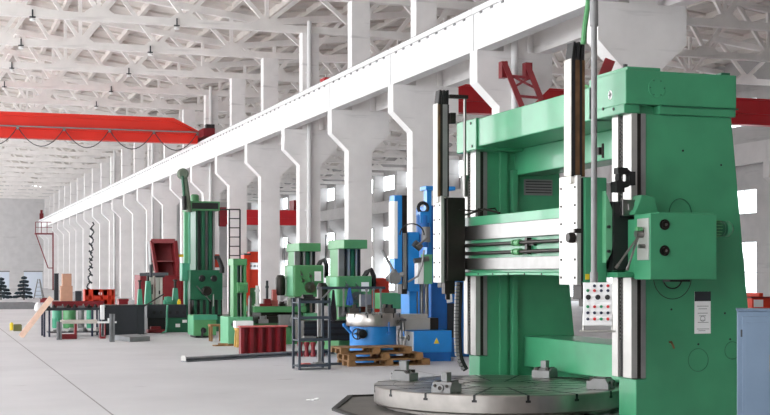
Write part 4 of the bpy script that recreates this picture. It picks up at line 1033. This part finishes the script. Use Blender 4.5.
# hood: an open tray facing forward, leaning back
h = MB()
A0, A1, A2, A3 = at(157, 276, 43.3), at(178.5, 276, 43.3), at(175, 241, 43.7), at(151.5, 241, 43.7)
dep = Vector((0, .6, 0))
h.bar(A0, A3, .1, .1).bar(A1, A2, .12, .1)
h.add([A0+dep, A1+dep, A2+dep, A3+dep, A0+dep+Vector((0, .04, 0)), A1+dep+Vector((0, .04, 0)), A2+dep+Vector((0, .04, 0)), A3+dep+Vector((0, .04, 0))],
      [(0,1,2,3),(4,5,6,7),(0,1,5,4),(1,2,6,5),(2,3,7,6),(3,0,4,7)])
for p, q in ((A1, A2), (A2, A3), (A3, A0)):
    o_ = (q-p).cross(Vector((0, 1, 0))).normalized()*.04
    h.add([p, q, q+dep, p+dep, p+o_, q+o_, q+dep+o_, p+dep+o_], [(0,1,2,3),(4,5,6,7),(0,1,5,4),(1,2,6,5),(2,3,7,6),(3,0,4,7)])
h.bar(A3, A2, .1, .14)
hd = P(h, 'hood', DMAROON, t)
m0, m1 = A0.lerp(A3, .42)+dep, A1.lerp(A2, .42)+dep
P(MB().bar(m0+Vector((0, -.3, 0)), m1+Vector((0, -.3, 0)), .6, .03), 'hood_shelf', MAROON, hd)
P(MB().add([A0+Vector((-.14, .2, 0)), A3+Vector((-.02, .2, 0)), A3+Vector((-.02, .7, 0)), A0+Vector((-.14, .7, 0)), A0+Vector((-.06, .2, 0)), A3+Vector((-.04, .2, 0)), A3+Vector((-.04, .7, 0)), A0+Vector((-.06, .7, 0))],
           [(0,1,2,3),(4,5,6,7),(0,1,5,4),(1,2,6,5),(2,3,7,6),(3,0,4,7)]), 'hood_side', GREY, hd)
a = at(178, 255.5, 43.6)
P(MB().box((a.x, a.y, a.z-.05), (a.x+.2, a.y+.1, a.z+.04)), 'hood_catch', YEL, hd)
# black slotted bed with green base before it
a, b = at(147, 305, 38.6), at(189, 318, 38.6)
t = thing('slotted_bed', 'long black machine bed with round holes on a green base, before the red housing', 'machine', ((a.x+b.x)/2, a.y+.5, 0))
bd = P(MB().box((a.x, a.y, b.z), (b.x, a.y+1.4, a.z)), 'bed_slab', CHAR, t, .01)
k_ = MB()
for px in (154, 161, 170, 177, 184): k_.lathe(at(px, 312.5, 38.58), [(.05, -.005), (.05, .004)], 14, 'y')
PE(k_, 'bed_hole', BLACK, bd)
P(MB().box((a.x+.05, a.y+.2, 0), (a.x+.6, a.y+1.3, b.z)), 'base', BLACK, t)
a2 = at(169, 320, 38.4)
P(MB().box((a2.x, a.y+.02, 0), (b.x+.1, a.y+1.3, b.z)), 'base_cabinet', DGREEN, t, .01)
p = at(178, 326, 38.5); P(MB().box((p.x, a.y-.0, p.z-.05), (p.x+.13, a.y+.03, p.z+.05)).box((p.x+.2, a.y, p.z+.08), (p.x+.33, a.y+.03, p.z+.16)), 'base_label', PLASTW, t)
def jack(px0, px1, y0p, y1p, t_, label):
    c0, c1 = at((px0+px1)/2, y1p, t_), at((px0+px1)/2, y0p, t_); w_ = (px1-px0)*t_/FPX
    T = thing('screw_jack', label, 'jack', c0, 'green jacks on the black bed')
    P(MB().prism([(c0.x-w_/2, c0.z), (c0.x+w_/2, c0.z), (c0.x+w_*.3, c1.z), (c0.x-w_*.3, c1.z)], 'y', c0.y-w_/2, c0.y+w_/2), 'jack_body', TEAL, T, .01)
    P(MB().lathe((c0.x, c0.y, c1.z), [(w_*.2, 0), (w_*.2, .2), (w_*.35, .21), (w_*.35, .25)], 14), 'jack_screw', DSTEEL, T, 0, True)
zb = 304.3
jack(137, 142.5, 289, 306, 37.9, 'slim pale green jack at the left end, behind the black steel box')
jack(144.5, 151.5, 281, zb, 39.2, 'tall pale green jack on the left of the black bed')
jack(172, 178.5, 288, zb, 39.2, 'pale green jack with dark screw on the right of the black bed')
for lb, px0, px1, y0p in (('left twin of the bright silver columns on the black bed', 149, 154, 271), ('right twin of the bright silver columns on the black bed', 155.5, 162, 277)):
    c0, c1 = at((px0+px1)/2, zb, 39.5), at((px0+px1)/2, y0p, 39.5); w_ = (px1-px0)*39.5/FPX
    T = thing('steel_column', lb, 'column', c0, 'silver columns on the black bed')
    P(MB().box((c0.x-w_/2, c0.y-.1, c0.z), (c0.x-w_*.05, c0.y+.1, c1.z)).box((c0.x+w_*.05, c0.y-.1, c0.z), (c0.x+w_/2, c0.y+.1, c1.z)).box((c0.x-w_/2, c0.y-.02, c0.z), (c0.x+w_/2, c0.y+.1, c1.z-.3)), 'column_body', RAMW, T, .006)
    P(MB().box((c0.x-w_*.1, c0.y-.12, c0.z+.3), (c0.x+w_*.1, c0.y-.1, c1.z-.4)), 'column_slot', BLACK, T)
c_ = at(154, 274, 39.1)
solo(MB().bar(at(140, 274.5, 39.1), at(168, 274, 39.1), .12, .09).tube(c_+Vector((-.09, 0, -.1)), c_+Vector((-.09, 0, .28)), .05, 10).box(c_+Vector((.03, -.06, -.1)), c_+Vector((.3, .06, .02))), 'clamp_bar', CHAR, 'black clamping crossbar lying over the silver columns', 'clamp bar')
c_ = at(168, zb, 39)
solo(MB().cb(c_, .26, .22, .12).cb(c_+Vector((0, 0, .12)), .2, .2, .1).lathe(c_+Vector((0, -.1, .14)), [(.09, -.05), (.1, .1)], 16, 'y'), 'tool_block', TEAL, 'small pale green tool block at the middle of the black bed', 'tool', None, .01)
solo(MB().path([at(167.5, 305, 38.3), at(167, 312, 38.3), at(167, 325, 38.3), at(166, 331, 38.3), at(162, 333.4, 38.3)], .03, 8), 'coolant_hose', TEAL, 'pale green hose hanging down before the black bed to the floor', 'hose', None, 0, True)
c_ = at(179, zb, 38.8)
solo(MB().cb(c_, .09, .09, .1).tube(c_+Vector((0, 0, .1)), c_+Vector((0, 0, .15)), .03, 8), 'oil_can', YEL, 'small yellow oil can on the right end of the black bed', 'can')
c_ = gr(153, 332); c_.y -= .5
solo(MB().cb(c_, .5, .3, .1).cb(c_+Vector((0, .05, .1)), .3, .2, .08), 'scrap_heap', DMAROON, 'low dark red metal scrap on the floor under the black bed', 'scrap', None, .02)
a, b = at(146, 297, 37.6), at(164, 295, 37.6)
solo(MB().bar(at(143, 307, 37.9), at(164, 294, 37.9), .035, .035), 'steel_rod', DSTEEL, 'thin steel rod leaning across the left jacks', 'rod')

# ------------------------------------------------------------------ left foreground group
tA, tB = gr(43, 337), gr(103, 336)
x0, x1, yy = tA.x, at(103, 330, 36.5).x, tA.y
W = thing('workbench', 'dark steel workbench cluttered with metal parts, left of the black box', 'workbench', ((x0+x1)/2, yy+.4, 0))
P(MB().box((x0, yy, .71), (x1, yy+.85, .78)), 'bench_top', CHAR, W, .006)
for x in (x0+.04, x0+.17, x1-.28, x1-.06):
    P(MB().box((x-.025, yy+.02, 0), (x+.025, yy+.07, .71)), 'leg', mat('dark_blue_paint', (36, 42, 66), .5, 0, .1, 5), W)
for x in (x0+.04, x1-.06): P(MB().box((x-.025, yy+.78, 0), (x+.025, yy+.83, .71)), 'leg', MATS['dark_blue_paint'], W)
P(MB().box((x0+.15, yy+.05, .1), (x1-.05, yy+.75, .13)), 'lower_shelf', CHAR, W)
solo(MB().box((x0+.3, yy+.45, .78), (x1+.1, yy+.75, .82)).box((x0+.3, yy+.45, .82), (x1+.1, yy+.49, .95)).box((x0+.3, yy+.71, .82), (x1+.1, yy+.75, .95)), 'red_channel', MAROON, 'long dark red steel channel lying along the back of the workbench', 'steel beam', None, .005)
for i in range(9):
    x = x0+.12+.185*i; lb = 'dark metal part on the workbench, %s from the left' % ORD[i]
    c_ = Vector((x, yy+.12+.06*(i % 3), .78)); k = i % 3
    if k == 0: mb = MB().cb(c_, .13, .1, .05, .3).tube(c_+Vector((0, 0, .05)), c_+Vector((0, 0, .09)), .03, 10)
    elif k == 1: mb = MB().lathe(c_, [(.055, 0), (.055, .05), (.03, .05), (.03, .09)], 14)
    else: mb = MB().bar(c_+Vector((-.09, 0, .025)), c_+Vector((.09, .04, .025)), .05, .05).tube(c_+Vector((.05, 0, .05)), c_+Vector((.05, 0, .1)), .02, 8)
    solo(mb, 'metal_part', (DSTEEL, GREY, BLACK)[(i*2) % 3], lb, 'metal part', 'metal parts along the front of the workbench')
for i in range(4):
    c_ = Vector((x0+.4+.35*i, yy+.35, .13))
    solo(MB().cb(c_, .2, .14, .05, .4*i).cb(c_+Vector((.03, 0, .05)), .1, .1, .05), 'metal_part', (GREY, STEELW)[i % 2], 'pale metal part on the lower shelf of the workbench, %s from the left' % ORD[i], 'metal part', 'metal parts on the lower shelf')
for i, (px, w_, m_, lb) in enumerate(((57, .15, TEAL, 'teal drum standing behind the left end of the workbench'), (69.5, .2, GREEN2, 'green drum behind the middle of the workbench'),
                                      (81, .1, GREY, 'grey drum behind the workbench'), (90, .11, TEAL, 'slim teal drum behind the right end of the workbench'))):
    c_ = at(px, 310, 42.); c_.z = 0
    solo(MB().lathe(c_, [(w_*.9, 0), (w_, .03), (w_, .3), (w_*1.05, .31), (w_, .33), (w_, .6), (w_*.9, .62), (.04, .63), (.04, .66)], 20), 'steel_drum', m_, lb, 'drum', None, 0, True)
# plank leaning on the bench end
p, q = gr(20, 337), at(51, 297.5, 36.2)
p.z = .02; p.y = q.y = yy-.1
solo(MB().bar(p, q, .045, .15), 'plank', WOOD, 'pale bare plank leaning against the left end of the workbench', 'plank', None, .003)
c_ = gr(17.5, 331)
solo(MB().cb(c_, .24, .2, .19).cb(c_+Vector((0, 0, .19)), .2, .16, .015), 'small_box', OLIVE, 'small olive box on the floor at the far left', 'box', None, .01)
c_ = gr(12, 330.5); c_.y += .15
solo(MB().lathe(c_, [(.06, 0), (.06, .2), (.03, .22), (.03, .24)], 14), 'paint_can', YEL, 'small yellow can beside the olive box', 'can', None, 0, True)
# steel pieces in front of the bench
def blk(px0, px1, pyt, pyb, m_, name, label, cat, dep=.14, ibeam=False):
    a, b = gr(px0, pyb), gr(px1, pyb); t_ = H*FPX/(pyb-274); zt = H-(pyt-274)*t_/FPX
    mb = MB()
    if ibeam: mb.box((a.x, a.y, 0), (b.x, a.y+.02, zt)).box((a.x, a.y+dep-.02, 0), (b.x, a.y+dep, zt)).box(((a.x+b.x)/2-.015, a.y, 0), ((a.x+b.x)/2+.015, a.y+dep, zt))
    else: mb.box((a.x, a.y, 0), (b.x, a.y+dep, zt))
    return solo(mb, name, m_, label, cat, None, .004)
blk(57, 62, 322, 340, CONC, 'steel_upright', 'short grey upright section standing before the workbench', 'steel section', .14, True)
blk(110, 115, 314, 342, CONC, 'steel_upright', 'taller grey upright section standing before the black box', 'steel section', .14, True)
a, b = gr(62, 339.5), gr(78, 339.5); a.y += .12
t = thing('red_bracket', 'red angle bracket on the floor before the workbench', 'bracket', ((a.x+b.x)/2, a.y, 0))
PE(MB().box((a.x, a.y, 0), (b.x, a.y+.3, .13)), 'foot', MAROON, t, .005); P(MB().box((b.x-.06, a.y, .13), (b.x, a.y+.25, .4)), 'upright', MAROON, t, .005)
zz = .4; 
solo(MB().box((a.x-.02, a.y+.04, zz), (at(99, 330, 34.8).x, a.y+.2, zz+.1)), 'steel_bar', mat('pale_grey_steel', (190, 184, 176), .5, .2, .1, 5), 'pale square bar lying across the red brackets', 'steel bar', None, .006)
a2, b2 = gr(99.5, 338.5), gr(105.5, 338.5); a2.y = a.y
t = thing('red_bracket', 'slim red bracket stand left of the tall grey upright', 'bracket', ((a2.x+b2.x)/2, a2.y, 0))
P(MB().box((a2.x, a2.y+.0, 0), (b2.x, a2.y+.3, .05)).box((a2.x, a2.y, .05), (a2.x+.03, a2.y+.2, .4)).box((b2.x-.03, a2.y, .05), (b2.x, a2.y+.2, .4)), 'frame', MAROON, t, .004)
c_ = Vector(((a2.x+b2.x)/2, a2.y+.1, .5))
solo(MB().box((a2.x+.03, a2.y+.1, .5), (b2.x-.02, a2.y+.2, .88)), 'white_post', PLASTW, 'white square post above the slim red bracket', 'post', None, .006)
xa, xb_ = at(98, 330, 34.8).x, at(119, 330, 34.8).x
solo(MB().box((xa+.02, a2.y-.02, .405) , (xb_, a2.y+.2, .45)).box((xa+.3, a2.y+.02, .45), (xa+.42, a2.y+.14, .53)), 'flat_bar', PLASTW, 'white flat steel arm resting on the slim red bracket', 'metal part', None, .005)
# black steel box
a, b = gr(103.5, 335.5), gr(148.5, 335.5); zt = H-32*a.y/1.03/FPX; a.y += .3
t = thing('steel_box', 'big black steel box on the floor right of the workbench', 'box', ((a.x+b.x)/2, a.y+.5, 0))
P(MB().box((a.x, a.y, 0), (b.x-.2, a.y+.9, .81)).box((b.x-.2, a.y+.02, 0), (b.x, a.y+.9, .81)), 'box_body', CHAR, t, .008)
P(MB().box((a.x-.015, a.y-.015, .8), (b.x+.015, a.y+.915, .83)), 'box_rim', BLACK, t, .004)
a, b = gr(130, 342), gr(150, 341)
solo(MB().prism([(a.x, a.y), (b.x, b.y), (b.x-.1, b.y+1.5), (a.x-.25, a.y+1.3)], 'z', 0, .12), 'steel_slab', CONC, 'grey steel slab lying on the floor before the black box', 'slab', None, .006)
a = at(119, 299, 46); b = at(128.5, 308, 46)
solo(MB().box((a.x, a.y, 0), (b.x, a.y+.5, a.z)).box((a.x-.02, a.y-.02, a.z-.08), (b.x+.02, a.y+.52, a.z)), 'red_crate', MAROON, 'faded red crate behind the black steel box', 'crate', None, .01)

# orange frame crate
a, b = at(84.5, 289.5, 70), at(116, 307, 70)
t = thing('orange_crate', 'bright orange steel crate with cut-outs behind the workbench', 'crate', ((a.x+b.x)/2, a.y+.4, 0))
o_ = MB(); W_ = b.x-a.x; zt = a.z
o_.box((a.x, a.y, zt-.32), (b.x, a.y+.06, zt)).box((a.x, a.y, 0), (a.x+W_*.14, a.y+.06, zt)).box((a.x+W_*.26, a.y, 0), (a.x+W_*.5, a.y+.06, zt)).box((a.x+W_*.62, a.y, 0), (a.x+W_*.8, a.y+.06, zt)).box((a.x+W_*.9, a.y, 0), (b.x, a.y+.06, zt)).box((a.x, a.y, 0), (b.x, a.y+.06, .35))
o_.box((a.x, a.y, 0), (a.x+.06, a.y+.8, zt)).box((b.x-.06, a.y, 0), (b.x, a.y+.8, zt)).box((a.x, a.y+.74, 0), (b.x, a.y+.8, zt))
P(o_, 'crate_shell', ORANGE, t)
k_ = MB()
for f in (0, .25, .5, .75, .97): k_.box((a.x+W_*f, a.y-.05, 0), (a.x+W_*f+.05, a.y, zt+.02))
PE(k_, 'crate_rib', ORANGE, t)
P(MB().lathe((a.x+W_*.52, a.y-.01, zt-.22), [(.09, -.01), (.09, .02)], 18, 'y'), 'crate_plug', PLASTW, t)
# cardboard boxes
a, b = at(61, 285.5, 84), at(73, 301, 84)
solo(MB().box((a.x, a.y, 0), (b.x, a.y+.9, .95)), 'cardboard_box', CARD, 'big brown box standing before the far columns, lower of two', 'box', 'stacked brown boxes', .01)
solo(MB().box((a.x+.1, a.y+.05, .95), (b.x-.06, a.y+.75, 1.72)), 'cardboard_box', CARD, 'smaller brown box stacked on top of the big brown box', 'box', 'stacked brown boxes', .01)
a = at(54.3, 274, 86); b = at(58.7, 300, 86)
solo(MB().box((a.x, a.y, 0), (b.x, a.y+.4, a.z)).box((a.x-.02, a.y-.02, a.z), (b.x+.02, a.y+.42, a.z+.04)), 'narrow_locker', CHAR, 'narrow dark grey locker left of the brown boxes', 'locker')
a = at(75.5, 291, 82); b = at(82, 300, 82)
solo(MB().box((a.x, a.y, 0), (b.x, a.y+.4, a.z)).box((a.x+.05, a.y-.02, a.z-.1), (b.x-.05, a.y, a.z-.04)), 'dark_bin', CHAR, 'dark bin between the brown boxes and the orange crate', 'bin')
# hanging black cable by the columns
pts = []
for i in range(31):
    s_ = i/30; p = at(92.5-6*s_**2, 222+75*s_, 104); p += Vector((.12*math.sin(i*1.9), 0, 0)); pts.append(p)
mb = MB().path(pts, .06, 6)
for i in range(3, 30, 3): mb.bar(pts[i]+Vector((-.12, 0, .1)), pts[i]+Vector((.14, 0, -.1)), .08, .14)
solo(mb, 'hanging_cable', CHAR, 'black knotted cable hanging down a far column above the orange crate', 'cable')
# red platform on a far column
t_ = 140
a, b = at(35.5, 233, t_), at(53.5, 233, t_)
t = thing('access_platform', 'red access platform with railing high on the far columns', 'platform', (b.x, b.y, 0))
P(MB().box((a.x, a.y, a.z-.12), (b.x, a.y+1.4, a.z)), 'deck', DMAROON, t)
for f in (0, .33, .66, 1): P(MB().bar((a.x+(b.x-a.x)*f, a.y, a.z), (a.x+(b.x-a.x)*f, a.y, a.z+1.15), .07, .07), 'railing_post', DMAROON, t)
P(MB().bar((a.x, a.y, a.z+1.15), (b.x, a.y, a.z+1.15), .07, .07).bar((a.x, a.y, a.z+.6), (b.x, a.y, a.z+.6), .05, .05), 'handrail', DMAROON, t)
c_ = at(53.5, 268, t_); 
P(MB().bar((a.x, a.y, a.z), (c_.x-.5, a.y, c_.z), .1, .1).bar((c_.x-.5, a.y, c_.z), (c_.x, a.y, c_.z), .1, .1), 'brace', MAROON, t)
P(MB().bar((b.x, a.y, 0), (b.x, a.y, a.z), .14, .14), 'support_post', MAROON, t)
a = Vector((12.3, 160.2, H+61*157/FPX))
solo(MB().box((a.x-.1, a.y, a.z-.75), (a.x+.35, a.y+.3, a.z-.1)).box((a.x, a.y, a.z-.1), (a.x+.25, a.y+.3, a.z+.3)).box((a.x-.1, a.y, 8.1), (a.x+.22, a.y+.3, a.z-.75)), 'crane_buffer', MAROON, 'small red buffer on the far end of the runway beam', 'buffer')
# far end boards, conifers and step ladder
def board(px0, px1, label):
    a, b = gr(px0, 298.6), gr(px1, 298.6); a.y = b.y = gr(24, 298.6).y
    t = thing('white_board', label, 'board', ((a.x+b.x)/2, a.y+.1, 0), 'white boards at the far end')
    P(MB().box((a.x, a.y, .06), (b.x, a.y+.08, 1.84)), 'panel', mat('pale_blue_white', (206, 216, 228), .5, 0, .03, 2), t)
    P(MB().box((a.x-.03, a.y-.02, 1.84), (b.x+.03, a.y+.1, 1.92)), 'top_rail', GREY, t)
    PE(MB().box((a.x+.1, a.y-.2, 0), (a.x+.2, a.y+.3, .06)).box((b.x-.2, a.y-.2, 0), (b.x-.1, a.y+.3, .06)), 'foot', GREY, t)
board(-16, 9, 'pale blue-white board at the far left edge of the hall end')
board(24, 43, 'pale blue-white board behind the conifer at the hall end')
def conifer(px, py, hgt, label):
    c_ = gr(px, py)
    t = thing('conifer_tree', label, 'tree', c_, 'small conifers at the hall end')
    P(MB().tube(c_, c_+Vector((0, 0, hgt*.9)), .05, 8, .015), 'trunk', DSTEEL, t)
    f = MB(); rnd = random.Random(px)
    for k in range(6):
        z = hgt*(.1+.145*k); r = .6*(1-k/6.8)
        for j in range(9):
            A = 2*math.pi*j/9+rnd.random(); rr = r*(.75+.4*rnd.random())
            p = c_+Vector((0, 0, z+.12)); q = c_+Vector((math.cos(A)*rr, math.sin(A)*rr, z+.02*rnd.random()))
            f.tube(p, q, .05, 5, .1); f.tube(q, q+(q-p)*.2, .1, 5, .02)
    P(f, 'foliage', FIR, t)
conifer(24, 299.8, 1.7, 'small dark conifer in front of the right pale board at the hall end')
conifer(1, 299.8, 1.6, 'small dark conifer cut by the left edge of the photo')
a = gr(39, 299)
t = thing('step_ladder', 'light grey step ladder standing open before the right pale board', 'ladder', a)
for s_ in (-1, 1):
    P(MB().bar(a+Vector((s_*.35, 0, 0)), a+Vector((s_*.06, .2, 1.35)), .05, .05), 'leg', GREY, t)
    P(MB().bar(a+Vector((s_*.3, .6, 0)), a+Vector((s_*.05, .25, 1.35)), .05, .05), 'leg', GREY, t)
for k in range(4): P(MB().bar(a+Vector((-.33+.075*k, .04*k, .25+.28*k)), a+Vector((.33-.075*k, .04*k, .25+.28*k)), .05, .03), 'step', GREY, t)
a, b = gr(-20, 309.5), gr(37, 309.5)
solo(MB().box((a.x, a.y, 0), (b.x, a.y+1.0, .3)).box((a.x, a.y+.2, .3), (b.x-.1, a.y+.8, .33)), 'concrete_block', CONC, 'long low dark grey block on the floor at the far left', 'block', None, .01)
c_ = gr(38, 311)
solo(MB().lathe(c_, [(.14, 0), (.17, .1), (.15, .25), (.09, .36), (.05, .4)], 14), 'white_sack', PLASTW, 'white sack behind the leaning plank at the end of the low block', 'sack', None, 0, True)
c_ = gr(44, 302.5)
solo(MB().cb(c_, .45, .3, .2).cb(c_+Vector((.03, 0, .2)), .3, .25, .08), 'red_crate', DMAROON, 'tiny red crate far away before the right pale board', 'crate')
# orange press frame between columns
a, b = at(244, 251.5, 58), at(262, 292, 58)
t = thing('press_machine', 'tall orange steel press frame seen between two far columns', 'machine', ((a.x+b.x)/2, a.y+.4, 0))
P(MB().box((a.x, a.y, 0), (a.x+.27, a.y+.6, a.z-.15)), 'upright', ORANGE, t, .015)
P(MB().box((a.x+.27, a.y+.05, 2.2), (b.x+.5, a.y+.6, a.z)).box((a.x+.27, a.y+.05, 1.1), (b.x+.5, a.y+.6, 1.9)), 'crosshead', ORANGE, t, .015)
P(MB().box((a.x+.27, a.y+.2, 0), (b.x+.5, a.y+.6, 1.1)), 'bed', GREEN2, t, .015)
P(MB().box((a.x-.0, a.y-.02, a.z-.15), (a.x+.3, a.y+.62, a.z-.08)), 'upright_cap', CHAR, t)
k_ = MB()
for i in range(3): k_.lathe((a.x+.34+.16*i, a.y+.06, 2.05), [(.05, -.02), (.05, .1)], 10, 'y')
PE(k_, 'roller', GREY, t)

c_ = gr(315, 400)
solo(MB().cb(c_, .1, .06, .012, .5).cb(c_+Vector((.03, .02, .012)), .05, .05, .012, 1.0).cb(c_+Vector((-.09, .03, 0)), .05, .03, .008, -.3), 'paper_scrap', PLASTW, 'small white paper scrap on the bare floor left of the dark pit cover', 'paper')
